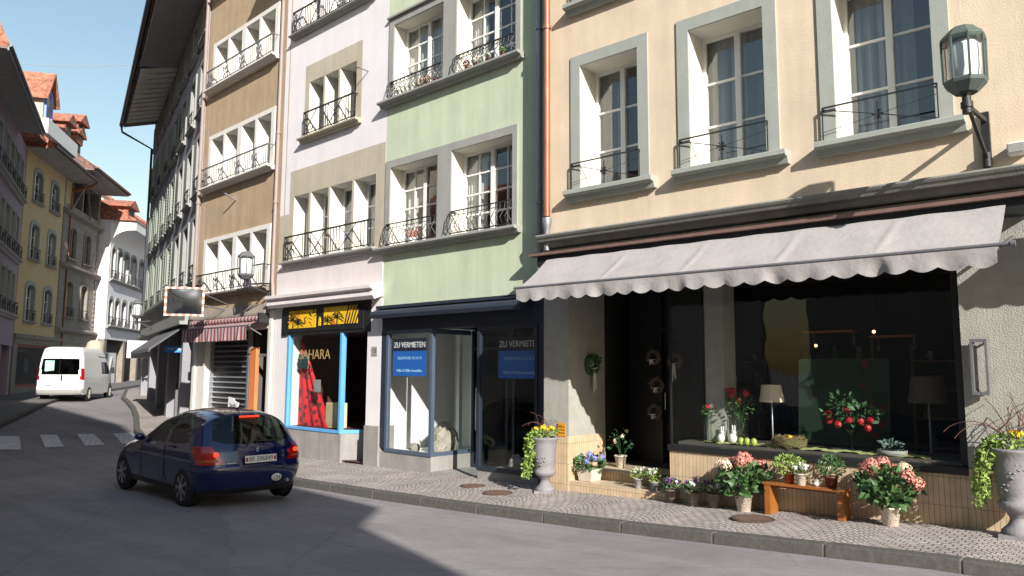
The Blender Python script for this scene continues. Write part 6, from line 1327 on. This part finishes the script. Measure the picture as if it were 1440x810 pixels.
# ================================================================ vehicles
def smooth_poly(P, k=10):
    n = len(P); out = []
    for i in range(n-1):
        p0, p1, p2, p3 = [Vector(P[max(0, min(n-1, j))]) for j in (i-1, i, i+1, i+2)]
        for t in range(k):
            t /= k; out.append(.5*((2*p1)+(-p0+p2)*t+(2*p0-5*p1+4*p2-p3)*t*t+(-p0+3*p1-3*p2+p3)*t**3))
    out.append(Vector(P[-1])); return out
def vehicle(e, prof, zbot, Wf, r, p, C, masks, mats, names, K=14, shell_name='body'):
    """prof: side outline from rear bottom over the roof to front bottom (x forward, z up). Solid with half width Wf(x,z) rounded at the outline."""
    O = smooth_poly([Vector((a, b)) for a, b in prof], K)
    nO = len(O)
    x0, x1 = O[-1].x, O[0].x; nb = 60
    bot = [Vector((x0+(x1-x0)*i/nb, zbot)) for i in range(1, nb)]
    ring = O+bot; n = len(ring)
    segs = [(O[i], O[i+1]) for i in range(nO-1)]
    def dist(q):
        best = 9
        for a, b in segs:
            ab = b-a; L2 = ab.length_squared
            if L2 < 1e-12: continue
            t = max(0, min(1, (q-a).dot(ab)/L2)); d = (q-a-ab*t).length
            if d < best: best = d
        return best
    def half(q):
        d = dist(q); w_ = Wf(q.x, q.y)
        if d >= r: return w_
        return w_*max(0., 1-(1-d/r)**p)**(1/p)
    # s values dense near the outline
    ss = []
    J = 30
    C = Vector(C); rows = []
    tgt = [r*(1-(1-(j/20)**p)**(1/p)) for j in range(21)]
    for k, o in enumerate(ring):
        v = C-o; L_ = v.length; row = []
        if k < nO:
            for j, t in enumerate(tgt):
                lo, hi = 0., min(1., r*2.2/L_)
                for _ in range(9):
                    mid = (lo+hi)/2
                    if dist(o+v*mid) < t: lo = mid
                    else: hi = mid
                row.append(0. if j == 0 else (lo+hi)/2)
            for j in range(1, len(row)): row[j] = max(row[j], row[j-1]+1e-4)
            sl_ = row[-1]
        else:
            sl_ = .12; row = [sl_*j/20 for j in range(21)]
        for j in range(1, 19): row.append(sl_+(1-sl_)*j/18 if j < 18 else .9999)
        rows.append([(o+v*s) for s in row])
    m_n = len(rows[0]); V = []; idx = {}
    for k in range(n):
        for j in range(m_n):
            q = rows[k][j]; y = half(q) if (j or k >= nO) else 0.
            V.append((q.x, y, q.y))
    base = len(V); V2 = V+[(a, -b, c) for a, b, c in V]
    F = []
    for k in range(n):
        k2 = (k+1) % n
        for j in range(m_n-1):
            a, b, c, d = k*m_n+j, k2*m_n+j, k2*m_n+j+1, k*m_n+j+1
            F.append((a, d, c, b)); F.append((base+a, base+b, base+c, base+d))
    # floor
    for k in range(nO-1, n):
        k2 = (k+1) % n; F.append((k*m_n, k2*m_n, base+k2*m_n, base+k*m_n))
    groups = {i: [] for i in range(len(masks)+1)}
    for f in F:
        c = Vector((0, 0, 0))
        for i in f: c += Vector(V2[i])
        c /= len(f); g = 0
        for i, mk in enumerate(masks):
            if mk(c.x, c.y, c.z): g = i+1; break
        groups[g].append(f)
    # vertex normals of the whole shell, kept across the split
    me = bpy.data.meshes.new('tmp'); me.from_pydata(V2, [], F); bm = bmesh.new(); bm.from_mesh(me); bmesh.ops.remove_doubles(bm, verts=bm.verts, dist=1e-5) if False else None
    bm.free(); me.polygons.foreach_set('use_smooth', [True]*len(F)); me.update(); NR = [v.vector.copy() for v in me.vertex_normals]; bpy.data.meshes.remove(me)
    for k in range(n):
        i = k*m_n; NR[i] = Vector((NR[i].x, 0, NR[i].z)).normalized() if k < nO else NR[i]; NR[base+i] = NR[i].copy() if k < nO else NR[base+i]
    out = {}
    for g, fs in groups.items():
        if not fs or names[g] is None: continue
        used = sorted({i for f in fs for i in f}); mp = {v: i for i, v in enumerate(used)}
        me = bpy.data.meshes.new(names[g]); me.from_pydata([V2[i] for i in used], [], [[mp[i] for i in f] for f in fs]); me.materials.append(mt[mats[g]])
        me.polygons.foreach_set('use_smooth', [True]*len(fs)); me.update()
        me.normals_split_custom_set_from_vertices([NR[i] for i in used])
        o = bpy.data.objects.new(names[g], me); COL.objects.link(o); o.parent = e; out[names[g]] = o
    return out, half
def inpoly(x, y, P):
    c = False; j = len(P)-1
    for i in range(len(P)):
        if (P[i][1] > y) != (P[j][1] > y) and x < (P[j][0]-P[i][0])*(y-P[i][1])/(P[j][1]-P[i][1])+P[i][0]: c = not c
        j = i
    return c
def wheel(e, x, y, r, w_, side, rimmat='alloy'):
    m = MB(); vs = []
    pr = [(r*.62, -w_/2), (r*.9, -w_/2), (r*.98, -w_*.4), (r, -w_*.25), (r, w_*.25), (r*.98, w_*.4), (r*.9, w_/2), (r*.62, w_/2)]
    m.lathe([(a, b) for a, b in pr], n=36); m.f = m.f; m.v = [(v[0], v[2], v[1]) for v in m.v]
    t = m.build('wheel', mt['rubber'], e); t.location = (x, y, r)
    m = MB(); n = 7
    oy = side*w_*.46
    m.lathe([(r*.66, 0), (r*.62, .012), (r*.60, -.03)], n=30); m.lathe([(r*.16, .02), (r*.14, .035), (0, .04)], n=16); m.lathe([(r*.62, -.05), (0, -.05)], n=20) if False else None
    for k in range(n):
        a = 2*PI*k/n; m.prism([(r*.1*math.cos(a-.5), r*.1*math.sin(a-.5), .0), (r*.62*math.cos(a-.14), r*.62*math.sin(a-.14), -.0), (r*.62*math.cos(a+.14), r*.62*math.sin(a+.14), .0), (r*.1*math.cos(a+.5), r*.1*math.sin(a+.5), .0)], (0, 0, .018))
    m.v = [(v[0], v[2]*side, v[1]) for v in m.v]
    o = m.build('rim', mt[rimmat], t); o.location = (0, oy, 0)
    m = MB(); m.lathe([(r*.63, 0), (0, .001)], n=24); m.v = [(v[0], v[2]*side, v[1]) for v in m.v]; o = m.build('brake_disc', mt['dark'], t); o.location = (0, oy-side*.035, 0)
    return t
S_ = 1.015
e = empty('parked_car', (-4.51, 12.39, 0), R(46+90), 'dark blue hatchback with glowing brake lights driving away in the shade', 'car'); e.name = 'hatchback_car'
e.location.z = hroad(-4.51, 12.39)+.0; e.scale = (S_, S_, S_)
prof = [(-.60, .22), (-.68, .34), (-.735, .48), (-.745, .62), (-.71, .70), (-.685, .80), (-.655, .90), (-.56, 1.06), (-.42, 1.26), (-.30, 1.39), (-.20, 1.435), (.1, 1.468), (.6, 1.475), (1.1, 1.44), (1.45, 1.35), (1.9, 1.12), (2.3, .98), (2.75, .90), (3.08, .76), (3.22, .56), (3.24, .36), (3.15, .22)]
def Wcar(x, z):
    w_ = .865
    if z > .86: w_ -= (z-.86)*.40+max(0, z-1.25)*.25
    if z < .5: w_ -= (.5-z)*.12
    w_ -= max(0, x-2.2)**2*.10+max(0, -x-.2)**2*.10
    if .66 < z < .72: w_ += .004
    return w_
sidewin = [(-.10, .99), (.05, 1.30), (.25, 1.36), (.72, 1.385), (1.1, 1.36), (1.40, 1.27), (1.85, 1.02), (1.9, .96), (1.0, .93), (.2, .95)]
def mk_side(x, y, z): return abs(y) > .48 and z > .9 and inpoly(x, z, sidewin) and not (.70 < x < .78)
def mk_rear(x, y, z): return x < -.24 and .965 < z < 1.375 and abs(y) < (.64-.28*max(0, z-1.0)) and (z-.965)*1.0 > (abs(y)/.6)**4*.05
def mk_wind(x, y, z): return x > 1.45 and 1.0 < z < 1.36 and abs(y) < .56 and x < 2.2
tl = [(.62, .90), (.68, .945), (.89, .965), (.90, .75), (.82, .70), (.62, .668), (.43, .652), (.48, .70), (.56, .79)]
def mk_tail(x, y, z): return x < -.28-(.0) and inpoly(abs(y), z, tl) and x < -.30
parts, half = vehicle(e, prof, .22, Wcar, .36, 2.6, (1.25, .62), [mk_side, mk_rear, mk_wind, lambda x, y, z: z < .30 or (x < -.1 and .565 < z < .578)], ['carblue', 'darkglass', 'darkglass', 'darkglass', 'black'], ['body', 'side_window', 'rear_window', 'windscreen', 'bumper_seam'])
# split the tail light strip into its left and right lamp
swo = parts['side_window']
def split_lr(o, name):
    me = o.data; keep = {0: [], 1: []}
    for p_ in me.polygons: keep[0 if p_.center.y > 0 else 1].append(list(p_.vertices))
    for s in (0, 1):
        used = sorted({i for f in keep[s] for i in f})
        if not used: continue
        mp = {v: i for i, v in enumerate(used)}; nm = bpy.data.meshes.new(name); nm.from_pydata([me.vertices[i].co[:] for i in used], [], [[mp[i] for i in f] for f in keep[s]])
        nm.materials.append(me.materials[0]); nm.polygons.foreach_set('use_smooth', [True]*len(keep[s])); nm.update(); q = bpy.data.objects.new(name, nm); COL.objects.link(q); q.parent = o.parent
    bpy.data.objects.remove(o)
split_lr(swo, 'side_window')
def surf_x(y, z):   # rear surface x where the half width equals y
    lo, hi = -.80, -.15
    for _ in range(26):
        mid = (lo+hi)/2
        inside = inpoly(mid, z, prof+[(3.15, .22)]) and half(Vector((mid, z))) >= y
        if inside: hi = mid
        else: lo = mid
    return hi
def lamp_patch(zlo, zhi, yin, xout, off, mat, name, par, nz=16, ny=18):
    for s in (1, -1):
        m = MB(); vs = []
        for i in range(nz+1):
            z = zlo+(zhi-zlo)*i/nz; y0 = yin(z); ym = half(Vector((-.30, z)))*.985
            for j in range(ny+1):
                t = j/ny
                if t < .65: y = y0+(ym-y0)*t/.65; x = surf_x(y, z)
                else:
                    x1 = surf_x(ym, z); xe = xout(z); x = x1+(max(xe, x1+.002)-x1)*(t-.65)/.35; y = half(Vector((x, z)))
                vs.append((x-off*(1 if t < .8 else .3), s*(y+off*(.2 if t < .4 else 1)), z))
        m.add(vs, [(i*(ny+1)+j, i*(ny+1)+j+1, (i+1)*(ny+1)+j+1, (i+1)*(ny+1)+j) for i in range(nz) for j in range(ny)], 0, True)
        m.build(name, mt[mat], par)
lamp_patch(.68, .945, lambda z: .47+.20*max(0, (z-.665)/.29)**.8 if z > .69 else .46+(.69-z)*3, lambda z: -.46+.20*max(0, 1-abs(z-.90)/.24), .006, 'taillight', 'tail_light', e)
lamp_patch(.72, .755, lambda z: .60, lambda z: -.46, .010, 'terra', 'indicator_lens', e, 3, 12)
for s in (-1, 1):
    m = MB(); m.ball((-.672, s*.655, .835), .036, 12, 0, .5, 1.1, 1.0); m.build('lit_lens', mt['tailon'], e)
m = MB(); m.box(-.375, -.345, -.16, .16, 1.355, 1.375); m.build('high_brake_light', mt['tailon'], e)
for x in (0, 2.54):
    for s in (-1, 1):
        m = MB(); m.lathe([(.355, 0), (.355, .012), (.33, .016), (0, .016)], n=30); m.v = [(v[0], v[2]*s, v[1]) for v in m.v]; o = m.build('wheel_arch', mt['black'], e); o.location = (x, s*(.826), .33)
        wheel(e, x, s*.775, .305, .19, s)
pl = MB(); pl.box(-.012, 0, -.26, .26, -.055, .055); plo = pl.build('number_plate', mt['wplate'], e); plo.location = (-.742, -.03, .735); plo.rotation_euler = (0, R(8), 0)
text('plate_text', 'BE·206849', .105, mt['txtblack'], plo, (-.014, 0, 0), (PI/2, 0, -PI/2), .003, sx=.88)
m = MB(); m.box(-.016, -.012, .215, .25, -.03, .03); m.box(-.016, -.012, -.25, -.215, -.03, .03); m.build('plate_crest', mt['redfl'], plo)
st = MB(); st.lathe([(.085, 0), (.085, .004), (0, .004)], n=24, sx=1.0, sy=.68); st.v = [(-v[2], -v[0], v[1]) for v in st.v]; sto = st.build('country_sticker', mt['wplate'], e); sto.location = (-.752, -.30, .43)
text('sticker_text', 'CH', .085, mt['txtblack'], sto, (-.008, 0, 0), (PI/2, 0, -PI/2), .003)
m = MB(); m.bar((-.705, .0, .905), (-.70, -.012, .87), .014); m.bar((-.705, .0, .905), (-.70, .022, .885), .012); m.bar((-.70, -.012, .87), (-.71, .012, .835), .012); m.bar((-.70, .01, .87), (-.712, .03, .845), .01); m.build('badge', mt['chrome'], e)
m = MB(); [m.box(-.732, -.722, .36+.03*i, .38+.03*i, .69, .705) for i in range(5)]; m.build('name_badge', mt['chrome'], e)
m = MB(); m.bar((-.60, .0, 1.0), (-.655, -.42, .995), .014, .02); m.tube([(-.64, 0, .985), (-.60, 0, 1.01)], .02); m.build('rear_wiper', mt['black'], e)
m = MB(); m.bar((.05, 0, 1.47), (-.12, 0, 1.62), .008); m.ball((.06, 0, 1.468), .03, 8, 0, 1.5, .8, .6); m.build('antenna', mt['black'], e)
m = MB(); m.tube([(-.74, -.5, .37), (-.6, -.5, .37)], .025); m.build('exhaust_pipe', mt['alloy'], e)
for s in (-1, 1):
    m = MB(); m.ball((1.72, s*.90, .97), .085, 12, 0, .7, 1.0, .75); m.bar((1.72, s*.76, .93), (1.72, s*.86, .95), .04); m.build('wing_mirror', mt['carblue'], e)
    for x in (.45, 1.2): m = MB(); m.bar((x-.09, s*.872, .90), (x+.09, s*.868, .90), .02, .028); m.build('door_handle', mt['carblue'] if x < 1 else mt['chrome'], e)
    m = MB(); m.box(.72, .728, s*.862, s*.872, .33, .90); m.box(1.70, 1.708, s*.862, s*.870, .33, .90); m.build('door_gap', mt['black'], e)
    for x in (.35, 1.25): m = MB(); m.box(x-.14, x+.12, s*.42-.2, s*.42+.2, .55, 1.12) if False else m.ball((x, s*.36, 1.08), .14, 10, 0, .5, 1, .8); m.build('headrest', mt['interior'], e)
# ---- van
e = empty('white_van', (-20.4, 34.2, 0), R(12.8+90), 'white high-roofed van with dark rear windows stopped at the bend', 'van'); e.location.z = hroad(-20.4, 34.2)
prof = [(-.92, .32), (-.98, .42), (-.99, .60), (-.96, .75), (-.955, 1.0), (-.93, 1.4), (-.87, 1.9), (-.80, 2.28), (-.70, 2.42), (-.4, 2.47), (.8, 2.48), (1.9, 2.45), (2.5, 2.30), (2.75, 2.02), (3.05, 1.72), (3.35, 1.35), (3.65, 1.12), (3.85, .85), (3.90, .5), (3.82, .32)]
def Wvan(x, z):
    w_ = .955
    if z > 1.1: w_ -= (z-1.1)*.10
    if z > 1.95: w_ -= (z-1.95)*.10
    w_ -= max(0, x-2.6)**2*.10
    return w_
vs_ = [(1.75, 1.22), (1.75, 1.80), (2.55, 1.80), (2.95, 1.42), (2.95, 1.22)]
parts, half = vehicle(e, prof, .32, Wvan, .22, 4.5, (1.4, 1.2), [
    lambda x, y, z: x < -.5 and 1.22 < z < 1.92 and .05 < abs(y) < .76,
    lambda x, y, z: abs(y) > .6 and inpoly(x, z, vs_) and not (2.1 < x < 2.16),
    lambda x, y, z: x > 2.8 and 1.35 < z < 1.95 and abs(y) < .75,
    lambda x, y, z: x < -.70 and .98 < z < 1.50 and abs(y) > .83,
    lambda x, y, z: x < -.80 and z < .56, lambda x, y, z: 2.0 < z < 2.05 and x > .4 and abs(y) > .7],
    ['vanwhite', 'darkglass', 'darkglass', 'darkglass', 'taillight', 'greyst', 'black'], ['body', 'rear_window', 'side_window', 'windscreen', 'tail_light', 'rear_bumper', 'roof_seam'])
split_lr(parts['tail_light'], 'tail_light'); split_lr(parts['rear_window'], 'rear_window'); split_lr(parts['side_window'], 'side_window')
for x in (0, 3.1):
    for s in (-1, 1):
        m = MB(); m.lathe([(.40, 0), (.40, .012), (.37, .016), (0, .016)], n=30); m.v = [(v[0], v[2]*s, v[1]) for v in m.v]; o = m.build('wheel_arch', mt['black'], e); o.location = (x, s*.925, .36)
        wheel(e, x, s*.87, .33, .2, s, 'curtain')
m = MB(); m.box(-.985, -.975, -.006, .006, .6, 2.1); m.build('door_gap', mt['black'], e)
m = MB(); m.box(-1.0, -.97, -.12, -.06, .95, 1.2); m.build('door_handle', mt['black'], e)
m = MB(); m.box(-.995, -.985, .28, .52, .72, .78); m.build('badge', mt['curtaing'], e)
m = MB(); m.box(-.93, -.9, .25, .62, 1.36, 1.84); m.build('door_sticker', M('mint_sticker', (.35, .62, .52), .6, .1, 5), e)
for s in (-1, 1): m = MB(); m.box(2.85, 2.95, s*1.0, s*1.16, 1.25, 1.55); m.build('wing_mirror', mt['black'], e, bevel=.02)
m = MB(); m.box(-.6, 1.4, -.945, -.935, 1.14, 1.17); m.build('side_rail', mt['greyst'], e)
e = empty('delivery_dish', (-23.6, 42, 3.05), 0, 'rounded pale awning canopy over the shop behind the van', 'canopy')
m = MB(); m.lathe([(.46, -.3), (.45, .0), (.38, .22), (.22, .34), (0, .37)], n=22); m.build('canopy_cloth', mt['sand'], e); e.name = 'shop_canopy'
m = MB(); m.bar((-.42, 0, -.2), (-1.6, .4, -.3), .04); m.build('canopy_arm', mt['irong'], e)
